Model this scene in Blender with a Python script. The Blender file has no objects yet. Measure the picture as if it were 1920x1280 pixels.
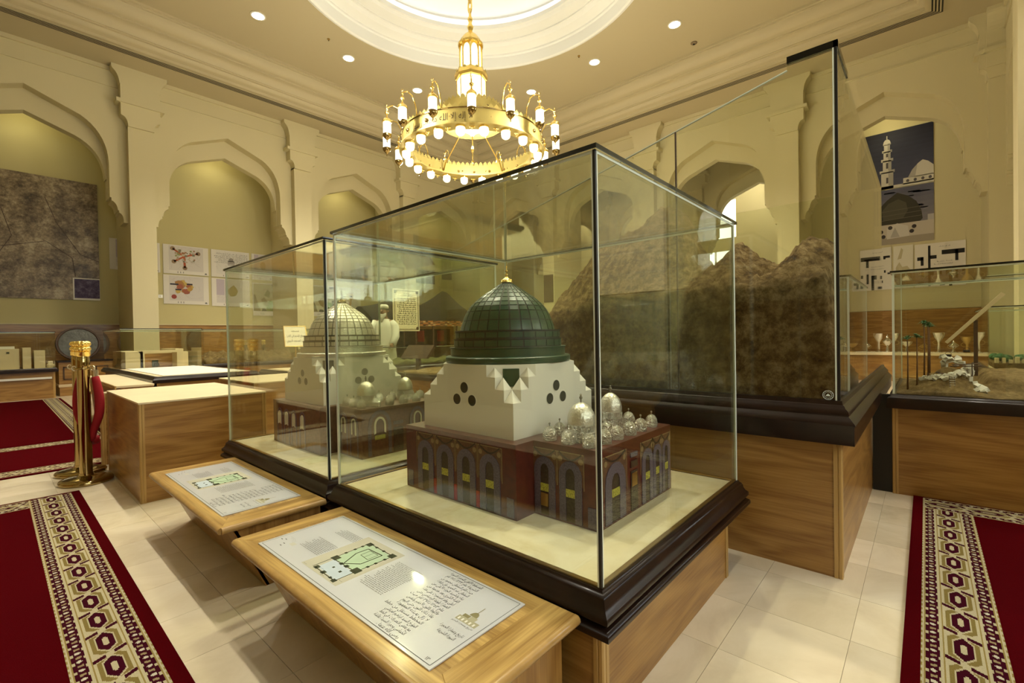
import bpy, bmesh, math, random
from math import sin, cos, pi, radians
from mathutils import Vector, Matrix

EXPOSURE = -0.1
SPOT_W, NICHE_W, CORR_W, CH_W, SOF_W, DAY_S = 780.0, 11.0, 100.0, 480.0, 330.0, 6.0
random.seed(7)
SC = bpy.context.scene
COL = SC.collection

# ------------------------------------------------------------------ camera
cam = bpy.data.cameras.new('camera')
cam.sensor_width = 36.0
cam.lens = 869.6 / 1920 * 36.0
cam.clip_start = 0.02
camo = bpy.data.objects.new('camera', cam)
COL.objects.link(camo)
R3 = Vector((0.66535267, -0.74631234, -0.01799208))
U3 = Vector((0.02091041, -0.0054603, 0.99976644))
W2 = Vector((0.74623628, 0.66557349, -0.01197267))
camo.matrix_world = Matrix(((R3.x, U3.x, -W2.x, 0), (R3.y, U3.y, -W2.y, 0), (R3.z, U3.z, -W2.z, 1.1), (0, 0, 0, 1)))
SC.camera = camo

# ------------------------------------------------------------------ world, exposure
wd = bpy.data.worlds.new('world'); SC.world = wd; wd.use_nodes = True
wd.node_tree.nodes['Background'].inputs[0].default_value = (0.9, 0.95, 1.0, 1)
wd.node_tree.nodes['Background'].inputs[1].default_value = 0.15
SC.view_settings.view_transform = 'Standard'
SC.view_settings.look = 'None'
SC.view_settings.exposure = EXPOSURE
SC.view_settings.gamma = 1.0
SC.view_settings.use_curve_mapping = False
SC.cycles.use_denoising = True
SC.cycles.use_light_tree = False
SC.cycles.transparent_max_bounces = 40
SC.cycles.max_bounces = 8
SC.cycles.diffuse_bounces = 3
SC.cycles.glossy_bounces = 4
SC.cycles.use_adaptive_sampling = True
SC.cycles.adaptive_threshold = 0.08
SC.cycles.sample_clamp_indirect = 6.0
SC.cycles.caustics_reflective = False
SC.cycles.caustics_refractive = False

WARM = (1.0, 0.80, 0.42)
# room: centre, half width, ceiling, soffit
CX, CY, HALF = 6.15, 6.40, 7.62
ZC, ZS = 8.2, 7.47

def lamp(name, kind, loc, energy, color=WARM, **kw):
    l = bpy.data.lights.new(name, kind); l.energy = energy; l.color = color
    for k, v in kw.items(): setattr(l, k, v)
    o = bpy.data.objects.new(name, l); o.location = loc; COL.objects.link(o)
    return o

# ------------------------------------------------------------------ helpers
WLOC = {}
def wloc(o): return WLOC.get(o.name, Vector((0, 0, 0))) if o is not None else Vector((0, 0, 0))

def tag(o, label=None, cat=None, group=None, kind=None):
    if label: o['label'] = label
    if cat: o['category'] = cat
    if group: o['group'] = group
    if kind: o['kind'] = kind
    return o

def thing(name, label, cat, loc=(0, 0, 0), group=None):
    o = bpy.data.objects.new(name, None); COL.objects.link(o)
    o.location = loc; o.empty_display_size = 0.05
    WLOC[o.name] = Vector(loc)
    return tag(o, label, cat, group)

class MB:
    """collects geometry in world coordinates; build() links it as one mesh object"""
    def __init__(s): s.v = []; s.f = []; s.m = []; s.c = []; s.col = None
    def add(s, vs, fs, mi=0, M=None):
        n = len(s.v)
        s.v += [tuple(M @ Vector(p)) for p in vs] if M else [tuple(p) for p in vs]
        s.f += [tuple(i + n for i in f) for f in fs]; s.m += [mi] * len(fs)
        if s.col is not None: s.c += [s.col] * len(fs)
        return s
    def color(s, c): s.col = c; return s
    def box(s, x0, x1, y0, y1, z0, z1, mi=0, M=None):
        return s.add([(x0, y0, z0), (x1, y0, z0), (x1, y1, z0), (x0, y1, z0), (x0, y0, z1), (x1, y0, z1), (x1, y1, z1), (x0, y1, z1)],
                     [(0, 3, 2, 1), (4, 5, 6, 7), (0, 1, 5, 4), (1, 2, 6, 5), (2, 3, 7, 6), (3, 0, 4, 7)], mi, M)
    def prism(s, poly, a, b, mp, mi=0):
        """poly: list of (p,q); mp(p,q,d) -> world; a,b: the two depths"""
        n = len(poly)
        vs = [mp(p, q, a) for p, q in poly] + [mp(p, q, b) for p, q in poly]
        return s.add(vs, [tuple(range(n - 1, -1, -1)), tuple(range(n, 2 * n))] + [(i, (i + 1) % n, n + (i + 1) % n, n + i) for i in range(n)], mi)
    def lathe(s, prof, n=24, c=(0, 0, 0), mi=0, cap=True, M=None, a0=0.0, a1=2 * pi):
        full = abs(a1 - a0 - 2 * pi) < 1e-6
        k = n if full else n + 1
        vs = []; fs = []
        for r, z in prof:
            for i in range(k):
                a = a0 + (a1 - a0) * i / n
                vs.append((c[0] + r * cos(a), c[1] + r * sin(a), c[2] + z))
        for j in range(len(prof) - 1):
            for i in range(n):
                i2 = (i + 1) % k
                fs.append((j * k + i, j * k + i2, (j + 1) * k + i2, (j + 1) * k + i))
        if cap and full:
            if prof[0][0] > 1e-6: fs.append(tuple(range(k - 1, -1, -1)))
            if prof[-1][0] > 1e-6: fs.append(tuple((len(prof) - 1) * k + i for i in range(k)))
        return s.add(vs, fs, mi, M)
    def tube(s, path, r, n=8, mi=0, cap=True):
        P = [Vector(p) for p in path]; vs = []; fs = []
        rr = r if isinstance(r, (list, tuple)) else [r] * len(P)
        prev = None
        for i, p in enumerate(P):
            t = (P[min(i + 1, len(P) - 1)] - P[max(i - 1, 0)]).normalized()
            if prev is None:
                u = t.orthogonal().normalized()
            else:
                u = (prev - t * prev.dot(t))
                u = u.normalized() if u.length > 1e-6 else t.orthogonal().normalized()
            prev = u; w = t.cross(u)
            for k in range(n):
                a = 2 * pi * k / n
                vs.append(p + (u * cos(a) + w * sin(a)) * rr[i])
        for i in range(len(P) - 1):
            for k in range(n):
                fs.append((i * n + k, i * n + (k + 1) % n, (i + 1) * n + (k + 1) % n, (i + 1) * n + k))
        if cap:
            fs.append(tuple(range(n - 1, -1, -1))); fs.append(tuple((len(P) - 1) * n + k for k in range(n)))
        return s.add(vs, fs, mi)
    def ball(s, c, r, n=10, m=6, mi=0, sz=1.0):
        return s.lathe([(r * sin(pi * j / m), -r * sz * cos(pi * j / m)) for j in range(m + 1)], n, c, mi, cap=False)
    def rectring(s, rect, prof, mi=0, close=False):
        """sweep (offset outward, z) round a rectangle with mitred corners"""
        x0, x1, y0, y1 = rect; vs = []; fs = []; m = len(prof)
        for o, z in prof:
            vs += [(x0 - o, y0 - o, z), (x1 + o, y0 - o, z), (x1 + o, y1 + o, z), (x0 - o, y1 + o, z)]
        for j in range(m if close else m - 1):
            j2 = (j + 1) % m
            for i in range(4):
                i2 = (i + 1) % 4
                fs.append((j * 4 + i, j * 4 + i2, j2 * 4 + i2, j2 * 4 + i))
        return s.add(vs, fs, mi)
    def build(s, name, mat, parent=None, smooth=False, bevel=0.0, fixn=True, origin=None, weld=False):
        off = wloc(parent)
        loc = Vector(origin) - off if origin is not None else Vector((0, 0, 0))
        sub = off + loc
        me = bpy.data.meshes.new(name)
        me.from_pydata([(p[0] - sub.x, p[1] - sub.y, p[2] - sub.z) for p in s.v], [], s.f)
        mats = mat if isinstance(mat, (list, tuple)) else [mat]
        for m in mats: me.materials.append(m)
        if len(mats) > 1: me.polygons.foreach_set('material_index', s.m)
        if s.c:
            at = me.attributes.new('Col', 'FLOAT_COLOR', 'FACE')
            at.data.foreach_set('color', [x for c in s.c for x in (c[0], c[1], c[2], 1.0)])
        if fixn or bevel or weld:
            bm = bmesh.new(); bm.from_mesh(me)
            if weld: bmesh.ops.remove_doubles(bm, verts=bm.verts, dist=1e-5)
            if fixn: bmesh.ops.recalc_face_normals(bm, faces=bm.faces)
            if bevel: bmesh.ops.bevel(bm, geom=bm.edges[:], offset=bevel, segments=2, affect='EDGES', profile=0.5)
            bm.to_mesh(me); bm.free()
        if smooth:
            me.polygons.foreach_set('use_smooth', [True] * len(me.polygons))
            if smooth is not True: me.set_sharp_from_angle(angle=radians(smooth))
        me.update()
        o = bpy.data.objects.new(name, me); COL.objects.link(o)
        if parent is not None: o.parent = parent
        o.location = loc
        WLOC[o.name] = sub
        return o

def struct(o, kind='structure'):
    o['kind'] = kind; return o

def inst(src, parent, loc=None, rot=None, scale=None, name=None):
    """a copy of one part sharing its mesh"""
    c = src.copy(); COL.objects.link(c); c.parent = parent
    if loc is not None: c.location = loc
    if rot is not None: c.rotation_euler = rot
    if scale is not None: c.scale = scale
    if name: c.name = name
    return c

def copy_tree(o, parent=None):
    c = o.copy(); COL.objects.link(c); c.parent = parent
    for ch in list(o.children): copy_tree(ch, c)
    return c

def bez(p0, p1, p2, n):
    return [((1 - t) ** 2 * p0[0] + 2 * t * (1 - t) * p1[0] + t * t * p2[0], (1 - t) ** 2 * p0[1] + 2 * t * (1 - t) * p1[1] + t * t * p2[1]) for t in [i / n for i in range(n + 1)]]

# ------------------------------------------------------------------ materials
MATS = {}
def new_mat(name):
    m = bpy.data.materials.new(name); m.use_nodes = True
    MATS[name] = m
    return m, m.node_tree.nodes, m.node_tree.links, m.node_tree.nodes['Principled BSDF']

def plain(name, col, rough=0.5, metal=0.0, spec=0.5, bump=0.0, bscale=60.0, var=0.0, vscale=4.0, coat=0.0):
    m, N, L, B = new_mat(name)
    B.inputs['Base Color'].default_value = (*col, 1); B.inputs['Roughness'].default_value = rough
    B.inputs['Metallic'].default_value = metal; B.inputs['Specular IOR Level'].default_value = spec
    B.inputs['Coat Weight'].default_value = coat; B.inputs['Coat Roughness'].default_value = 0.06
    if bump or var:
        tc = N.new('ShaderNodeTexCoord')
    if var:
        nz = N.new('ShaderNodeTexNoise'); nz.inputs['Scale'].default_value = vscale; nz.inputs['Detail'].default_value = 5
        L.new(tc.outputs['Object'], nz.inputs['Vector'])
        rp = N.new('ShaderNodeValToRGB')
        rp.color_ramp.elements[0].position = 0.3; rp.color_ramp.elements[1].position = 0.7
        rp.color_ramp.elements[0].color = (*[c * (1 - var) for c in col], 1); rp.color_ramp.elements[1].color = (*[min(1, c * (1 + var)) for c in col], 1)
        L.new(nz.outputs['Fac'], rp.inputs['Fac']); L.new(rp.outputs['Color'], B.inputs['Base Color'])
    if bump:
        nb = N.new('ShaderNodeTexNoise'); nb.inputs['Scale'].default_value = bscale; nb.inputs['Detail'].default_value = 6
        L.new(tc.outputs['Object'], nb.inputs['Vector'])
        bp = N.new('ShaderNodeBump'); bp.inputs['Strength'].default_value = bump; bp.inputs['Distance'].default_value = 0.02
        L.new(nb.outputs['Fac'], bp.inputs['Height']); L.new(bp.outputs['Normal'], B.inputs['Normal'])
    return m

def emit(name, col, strength, sample=False):
    m, N, L, B = new_mat(name)
    B.inputs['Base Color'].default_value = (*col, 1)
    B.inputs['Emission Color'].default_value = (*col, 1); B.inputs['Emission Strength'].default_value = strength
    if not sample: m.cycles.emission_sampling = 'NONE'
    return m

def wood(name, dark, light, axis='x', scale=1.0, rough=0.35, coat=0.15):
    """oak veneer: stretched bands with cathedral figure along the grain axis"""
    m, N, L, B = new_mat(name)
    tc = N.new('ShaderNodeTexCoord'); mp = N.new('ShaderNodeMapping')
    st = {'x': (0.22, 1.6, 1.6), 'y': (1.6, 0.22, 1.6), 'z': (1.6, 1.6, 0.22)}[axis]
    mp.inputs['Scale'].default_value = [v * scale for v in st]
    L.new(tc.outputs['Object'], mp.inputs['Vector'])
    n1 = N.new('ShaderNodeTexNoise'); n1.inputs['Scale'].default_value = 2.2; n1.inputs['Detail'].default_value = 2.0; n1.inputs['Distortion'].default_value = 0.4
    L.new(mp.outputs['Vector'], n1.inputs['Vector'])
    mul = N.new('ShaderNodeMath'); mul.operation = 'MULTIPLY'; mul.inputs[1].default_value = 46.0
    L.new(n1.outputs['Fac'], mul.inputs[0])
    sn = N.new('ShaderNodeMath'); sn.operation = 'SINE'; L.new(mul.outputs[0], sn.inputs[0])
    mr = N.new('ShaderNodeMapRange'); mr.inputs['From Min'].default_value = -1; L.new(sn.outputs[0], mr.inputs['Value'])
    mp2 = N.new('ShaderNodeMapping'); st2 = {'x': (3, 90, 90), 'y': (90, 3, 90), 'z': (90, 90, 3)}[axis]
    mp2.inputs['Scale'].default_value = [v * scale for v in st2]; L.new(tc.outputs['Object'], mp2.inputs['Vector'])
    n2 = N.new('ShaderNodeTexNoise'); n2.inputs['Scale'].default_value = 1.0; n2.inputs['Detail'].default_value = 4; L.new(mp2.outputs['Vector'], n2.inputs['Vector'])
    mx = N.new('ShaderNodeMix'); mx.data_type = 'FLOAT'; mx.inputs[0].default_value = 0.72
    L.new(mr.outputs[0], mx.inputs[2]); L.new(n2.outputs['Fac'], mx.inputs[3])
    rp = N.new('ShaderNodeValToRGB'); rp.color_ramp.elements[0].position = 0.22; rp.color_ramp.elements[1].position = 0.72
    rp.color_ramp.elements[0].color = (*dark, 1); rp.color_ramp.elements[1].color = (*light, 1)
    L.new(mx.outputs[0], rp.inputs['Fac']); L.new(rp.outputs['Color'], B.inputs['Base Color'])
    B.inputs['Roughness'].default_value = rough; B.inputs['Coat Weight'].default_value = coat; B.inputs['Coat Roughness'].default_value = 0.15
    bp = N.new('ShaderNodeBump'); bp.inputs['Strength'].default_value = 0.08; bp.inputs['Distance'].default_value = 0.004
    L.new(n2.outputs['Fac'], bp.inputs['Height']); L.new(bp.outputs['Normal'], B.inputs['Normal'])
    return m

def marble(name, c0, c1, c2, rough=0.22, scale=2.5, rnd=0.08):
    m, N, L, B = new_mat(name)
    tc = N.new('ShaderNodeTexCoord'); oi = N.new('ShaderNodeObjectInfo')
    ad = N.new('ShaderNodeVectorMath'); ad.operation = 'ADD'
    sc = N.new('ShaderNodeVectorMath'); sc.operation = 'SCALE'; sc.inputs['Scale'].default_value = 37.0
    cb = N.new('ShaderNodeCombineXYZ')
    for i in range(3): L.new(oi.outputs['Random'], cb.inputs[i])
    L.new(cb.outputs[0], sc.inputs[0]); L.new(tc.outputs['Object'], ad.inputs[0]); L.new(sc.outputs[0], ad.inputs[1])
    n1 = N.new('ShaderNodeTexNoise'); n1.inputs['Scale'].default_value = scale; n1.inputs['Detail'].default_value = 8; n1.inputs['Roughness'].default_value = 0.62; n1.inputs['Distortion'].default_value = 1.6
    L.new(ad.outputs[0], n1.inputs['Vector'])
    rp = N.new('ShaderNodeValToRGB'); e = rp.color_ramp.elements
    e[0].position = 0.3; e[0].color = (*c0, 1); e[1].position = 0.72; e[1].color = (*c2, 1)
    k = e.new(0.5); k.color = (*c1, 1)
    L.new(n1.outputs['Fac'], rp.inputs['Fac'])
    hs = N.new('ShaderNodeHueSaturation')
    mr = N.new('ShaderNodeMapRange'); mr.inputs['To Min'].default_value = 1 - rnd; mr.inputs['To Max'].default_value = 1 + rnd
    L.new(oi.outputs['Random'], mr.inputs['Value']); L.new(mr.outputs[0], hs.inputs['Value'])
    L.new(rp.outputs['Color'], hs.inputs['Color']); L.new(hs.outputs['Color'], B.inputs['Base Color'])
    B.inputs['Roughness'].default_value = rough
    return m

def glassm(name, tint, ior=1.45):
    m, N, L, B = new_mat(name); N.remove(B)
    tr = N.new('ShaderNodeBsdfTransparent'); tr.inputs[0].default_value = (*tint, 1)
    gl = N.new('ShaderNodeBsdfGlossy'); gl.inputs['Roughness'].default_value = 0.0; gl.inputs[0].default_value = (1, 1, 1, 1)
    lw = N.new('ShaderNodeLayerWeight'); lw.inputs['Blend'].default_value = 0.5
    pw = N.new('ShaderNodeMath'); pw.operation = 'POWER'; pw.inputs[1].default_value = 5.0; L.new(lw.outputs['Facing'], pw.inputs[0])
    fr = N.new('ShaderNodeMath'); fr.operation = 'MULTIPLY_ADD'; fr.inputs[1].default_value = 0.96; fr.inputs[2].default_value = 0.035; L.new(pw.outputs[0], fr.inputs[0])
    mx = N.new('ShaderNodeMixShader'); L.new(fr.outputs[0], mx.inputs[0]); L.new(tr.outputs[0], mx.inputs[1]); L.new(gl.outputs[0], mx.inputs[2])
    L.new(mx.outputs[0], N['Material Output'].inputs['Surface'])
    return m

def vcol(name, rough=0.8, spec=0.3, bump=0.0, bscale=300, coat=0.0, gain=0.0):
    """colour comes from the mesh's own per-face colour attribute (woven or printed pattern)"""
    m, N, L, B = new_mat(name)
    at = N.new('ShaderNodeAttribute'); at.attribute_name = 'Col'
    L.new(at.outputs['Color'], B.inputs['Base Color'])
    B.inputs['Roughness'].default_value = rough; B.inputs['Specular IOR Level'].default_value = spec
    B.inputs['Coat Weight'].default_value = coat; B.inputs['Coat Roughness'].default_value = 0.03
    if bump:
        tc = N.new('ShaderNodeTexCoord'); nb = N.new('ShaderNodeTexNoise'); nb.inputs['Scale'].default_value = bscale; nb.inputs['Detail'].default_value = 3
        L.new(tc.outputs['Object'], nb.inputs['Vector'])
        bp = N.new('ShaderNodeBump'); bp.inputs['Strength'].default_value = bump; bp.inputs['Distance'].default_value = 0.01
        L.new(nb.outputs['Fac'], bp.inputs['Height']); L.new(bp.outputs['Normal'], B.inputs['Normal'])
        if gain:
            mx = N.new('ShaderNodeMix'); mx.data_type = 'RGBA'; mx.blend_type = 'MULTIPLY'; mx.inputs[0].default_value = gain
            L.new(at.outputs['Color'], mx.inputs[6]); L.new(nb.outputs['Fac'], mx.inputs[7]); L.new(mx.outputs[2], B.inputs['Base Color'])
    return m

def rockm(name, cols, scale=6.0, bump=0.6, rough=0.95, dist=0.03, bscale=24):
    m, N, L, B = new_mat(name)
    tc = N.new('ShaderNodeTexCoord')
    n1 = N.new('ShaderNodeTexNoise'); n1.inputs['Scale'].default_value = scale; n1.inputs['Detail'].default_value = 10; n1.inputs['Roughness'].default_value = 0.7
    L.new(tc.outputs['Object'], n1.inputs['Vector'])
    rp = N.new('ShaderNodeValToRGB'); e = rp.color_ramp.elements
    e[0].position = 0.32; e[0].color = (*cols[0], 1); e[1].position = 0.74; e[1].color = (*cols[-1], 1)
    for i, c in enumerate(cols[1:-1]):
        k = e.new(0.32 + 0.42 * (i + 1) / (len(cols) - 1)); k.color = (*c, 1)
    L.new(n1.outputs['Fac'], rp.inputs['Fac']); L.new(rp.outputs['Color'], B.inputs['Base Color'])
    B.inputs['Roughness'].default_value = rough; B.inputs['Specular IOR Level'].default_value = 0.2
    n2 = N.new('ShaderNodeTexNoise'); n2.inputs['Scale'].default_value = bscale; n2.inputs['Detail'].default_value = 12; n2.inputs['Roughness'].default_value = 0.75
    L.new(tc.outputs['Object'], n2.inputs['Vector'])
    bp = N.new('ShaderNodeBump'); bp.inputs['Strength'].default_value = bump; bp.inputs['Distance'].default_value = dist
    L.new(n2.outputs['Fac'], bp.inputs['Height']); L.new(bp.outputs['Normal'], B.inputs['Normal'])
    return m

M_WALL = plain('cream_plaster', (0.63, 0.558, 0.342), 0.75, spec=0.25, bump=0.03, bscale=90)
M_NICHE = plain('yellow_lit_plaster', (0.56, 0.495, 0.255), 0.8, spec=0.2, bump=0.03, bscale=90)  # same cream paint as the walls, yellow lamp glow mixed into its colour
M_CEIL = plain('ceiling_plaster', (0.52, 0.445, 0.285), 0.55, spec=0.3)
M_DOME = plain('white_plaster', (0.86, 0.855, 0.82), 0.7, spec=0.2)
M_BROWN = plain('brown_frieze', (0.22, 0.165, 0.10), 0.6, spec=0.3)
M_FLOOR = marble('cream_marble_tile', (0.60, 0.50, 0.345), (0.69, 0.59, 0.42), (0.76, 0.665, 0.50), 0.16, 1.7)
M_GROUT = plain('grout', (0.54, 0.45, 0.31), 0.8)
M_SLAB = marble('yellow_marble_slab', (0.66, 0.56, 0.34), (0.75, 0.66, 0.44), (0.80, 0.73, 0.53), 0.25, 5.0)
M_OAKX = wood('oak_grain_x', (0.215, 0.094, 0.017), (0.385, 0.208, 0.052), 'x', 1.5)
M_OAKY = wood('oak_grain_y', (0.215, 0.094, 0.017), (0.385, 0.208, 0.052), 'y', 1.5)
M_OAKZ = wood('oak_grain_z', (0.215, 0.094, 0.017), (0.385, 0.208, 0.052), 'z', 1.5)
M_OAKTOPY = wood('light_oak_grain_y', (0.25, 0.125, 0.025), (0.60, 0.385, 0.125), 'y', 1.3, 0.28, 0.3)
M_OAKTOPX = wood('light_oak_grain_x', (0.25, 0.125, 0.025), (0.60, 0.385, 0.125), 'x', 1.3, 0.28, 0.3)
M_POST = wood('honey_oak_post', (0.36, 0.21, 0.055), (0.50, 0.31, 0.10), 'z', 1.0, 0.35, 0.2)
M_PALE = plain('pale_laminate', (0.70, 0.58, 0.36), 0.45, var=0.05)
M_DARK = plain('dark_walnut_lacquer', (0.014, 0.0055, 0.003), 0.3, spec=0.28, coat=0.06, var=0.3, vscale=12)
M_BLACK = plain('black_silicone', (0.006, 0.005, 0.004), 0.4)
M_BLKGLOSS = plain('black_gloss_trim', (0.004, 0.004, 0.004), 0.08)
M_GLASS = glassm('case_glass', (0.945, 0.957, 0.908))
M_EDGE = plain('polished_glass_edge', (0.72, 0.78, 0.66), 0.15, spec=0.6)
M_BRASS = plain('polished_brass', (0.36, 0.265, 0.11), 0.08, 1.0)
M_BRASSD = plain('dull_brass', (0.55, 0.38, 0.14), 0.28, 1.0)
M_GOLD = plain('gilt_metal', (0.95, 0.72, 0.24), 0.25, 1.0)
M_CHROME = plain('chrome', (0.75, 0.73, 0.68), 0.12, 1.0)
M_VELVET = plain('red_velvet', (0.26, 0.004, 0.008), 0.75, spec=0.3, bump=0.2, bscale=200)
M_CARPET = vcol('woven_carpet', 0.95, 0.02, 0.5, 420, gain=0.55)
M_PRINT = vcol('glossy_print', 0.3, 0.5, coat=0.7)
M_MATTE = vcol('matte_print', 0.6, 0.3)
M_NOSE = plain('oak_nosing', (0.40, 0.235, 0.07), 0.3, var=0.12, vscale=25, coat=0.2)
M_INK = plain('black_ink', (0.02, 0.018, 0.015), 0.4)
M_WHITE = plain('white_paint', (0.80, 0.76, 0.66), 0.4, spec=0.4)
M_SHUT = plain('dark_opening', (0.015, 0.03, 0.015), 0.5)
M_GREEN = plain('green_paint', (0.012, 0.052, 0.022), 0.32, spec=0.5, var=0.15, vscale=30)
M_GREENL = plain('green_seam', (0.003, 0.010, 0.005), 0.5)
M_SILVER = plain('silver_leaf', (0.72, 0.69, 0.60), 0.34, 0.75, bump=0.25, bscale=90)
M_SILVERD = plain('silver_seam', (0.25, 0.23, 0.18), 0.45, 0.6)
M_FOIL = plain('crinkled_foil', (0.60, 0.58, 0.52), 0.22, 0.95, bump=0.9, bscale=160)
M_RED = plain('red_granite_print', (0.085, 0.021, 0.013), 0.3, var=0.25, vscale=40)
M_BRICK = plain('brown_print', (0.12, 0.062, 0.032), 0.45, var=0.3, vscale=60)
M_BLUE = plain('blue_grey_print', (0.105, 0.095, 0.135), 0.4, var=0.35, vscale=160)
M_DOOR = plain('dark_door_print', (0.035, 0.03, 0.018), 0.4, var=0.5, vscale=120)
M_YBAND = plain('yellow_inscription', (0.42, 0.40, 0.06), 0.4, var=0.6, vscale=260)
M_ROCK = rockm('rock_brown', [(0.06, 0.030, 0.008), (0.20, 0.115, 0.035), (0.42, 0.28, 0.12), (0.60, 0.46, 0.25)], 16, 1.0, dist=0.06, bscale=40)
M_SAND = rockm('sand', [(0.12, 0.075, 0.028), (0.26, 0.17, 0.07), (0.42, 0.30, 0.14)], 18, 0.9, dist=0.03, bscale=60)
M_STONE = plain('white_stone', (0.62, 0.58, 0.50), 0.8, bump=0.3, bscale=80)
M_LEAF = plain('palm_green', (0.03, 0.14, 0.05), 0.6)
M_TRUNK = plain('palm_trunk', (0.13, 0.06, 0.025), 0.8)
M_DKWOOD = plain('dark_timber', (0.06, 0.03, 0.015), 0.6, var=0.3, vscale=20)
M_LAMP = emit('lamp_glass', (1.0, 0.95, 0.72), 2.4)
M_LAMP2 = emit('lantern_glass', (1.0, 0.93, 0.60), 1.8)
M_GILT = plain('pale_gilt', (0.62, 0.50, 0.17), 0.38, 0.45, var=0.12, vscale=3)
M_TANLINE = plain('tan_print', (0.26, 0.19, 0.09), 0.5)
M_SPOT = emit('downlight_lens', (1.0, 0.93, 0.75), 30.0)
M_WINDOW = emit('daylight_window', (0.95, 0.98, 1.0), 3.0)
M_COVE = emit('cove_tube', (1.0, 0.985, 0.97), 5.5, True)
M_DAY = emit('near_window_daylight', (0.90, 0.96, 1.0), DAY_S, True)
# ------------------------------------------------------------------ the hall: floor
X0, X1, Y0, Y1 = CX - HALF, CX + HALF, CY - HALF, CY + HALF
fl = MB().box(X0 - 1.6, 20.2, Y0 - 1.6, Y1 + 1.7, -0.2, -0.004).build('floor', M_GROUT)
struct(fl)
TS = 0.34
under = [(1.11, 2.19, 0.68, 3.64), (0.80, 1.1, 0.74, 3.42), (2.46, 5.2, 0.28, 2.9), (4.0, 5.4, -1.1, 0.17), (-1.3, 0.40, -1.1, 4.66),
         (1.4, 3.98, -1.1, 0.05), (0.66, 1.48, 4.0, 5.3), (-1.3, 0.98, 5.66, 12.9)]
tiles = []
i0, i1 = int((X0 - 1.6 - 2.0) / TS), int((20.0 - 2.0) / TS)
j0, j1 = int((Y0 - 1.6 - .205) / TS), int((Y1 + 1.5 - .205) / TS)
for i in range(i0, i1):
    for j in range(j0, j1):
        cx, cy = 2.0 + (i + .5) * TS, .205 + (j + .5) * TS
        d = Vector((cx, cy, -1.1)); w = d.dot(W2)
        seen = False
        if w > 0.3:
            px, py = 960 + 869.6 * d.dot(R3) / w, 640 - 869.6 * d.dot(U3) / w
            seen = -60 < px < 1980 and py < 1400
            seen = seen and not any(a < cx - .12 and cx + .12 < b and c < cy - .12 and cy + .12 < e for a, b, c, e in under)
        tiles.append((0 if seen else 1, w if seen else 99, cx, cy))
tiles.sort()
g = TS / 2 - 0.0008
tile0 = None
rest = MB()
for n, (h, w, cx, cy) in enumerate(tiles):
    if h == 0 and n < 300:
        if tile0 is None:
            tile0 = MB().box(-g, g, -g, g, -0.01, 0.0).build('tile', M_FLOOR, fl)
            tile0.location = (cx, cy, 0)
        else:
            inst(tile0, fl, (cx, cy, 0))
    else:
        rest.box(cx - g, cx + g, cy - g, cy + g, -0.01, 0.0)
tag(rest.build('tile_field', M_FLOOR, fl, fixn=False), kind='stuff')

# ------------------------------------------------------------------ the hall: arcaded walls
def sym(right, s):
    """right half profile (u>=0, from outside to apex) -> full opening from left to right"""
    return [(s - u, z) for u, z in right] + [(s + u, z) for u, z in reversed(right[:-1])]

OUT_R = [(1.66, 3.92), (1.57, 3.92)] + bez((1.57, 3.98), (1.56, 4.12), (1.49, 4.14), 4) + [(1.49, 4.19)] + bez((1.47, 4.19), (1.46, 4.36), (1.36, 4.40), 5) \
    + [(1.36, 4.47), (1.33, 4.47), (1.33, 5.05)] + bez((1.33, 5.25), (1.31, 5.93), (0.86, 6.20), 9) + [(0.0, 6.56)]
IN_R = [(1.66, 3.92), (1.57, 3.92)] + bez((1.57, 3.98), (1.56, 4.12), (1.49, 4.14), 3) + [(1.49, 4.19)] + bez((1.47, 4.19), (1.46, 4.36), (1.36, 4.40), 3) \
    + [(1.36, 4.47), (1.32, 4.47), (1.32, 4.93), (1.295, 4.93), (1.295, 4.99)] + bez((1.29, 4.99), (1.26, 5.58), (0.80, 5.80), 9) + [(0.0, 6.10)]

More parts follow.
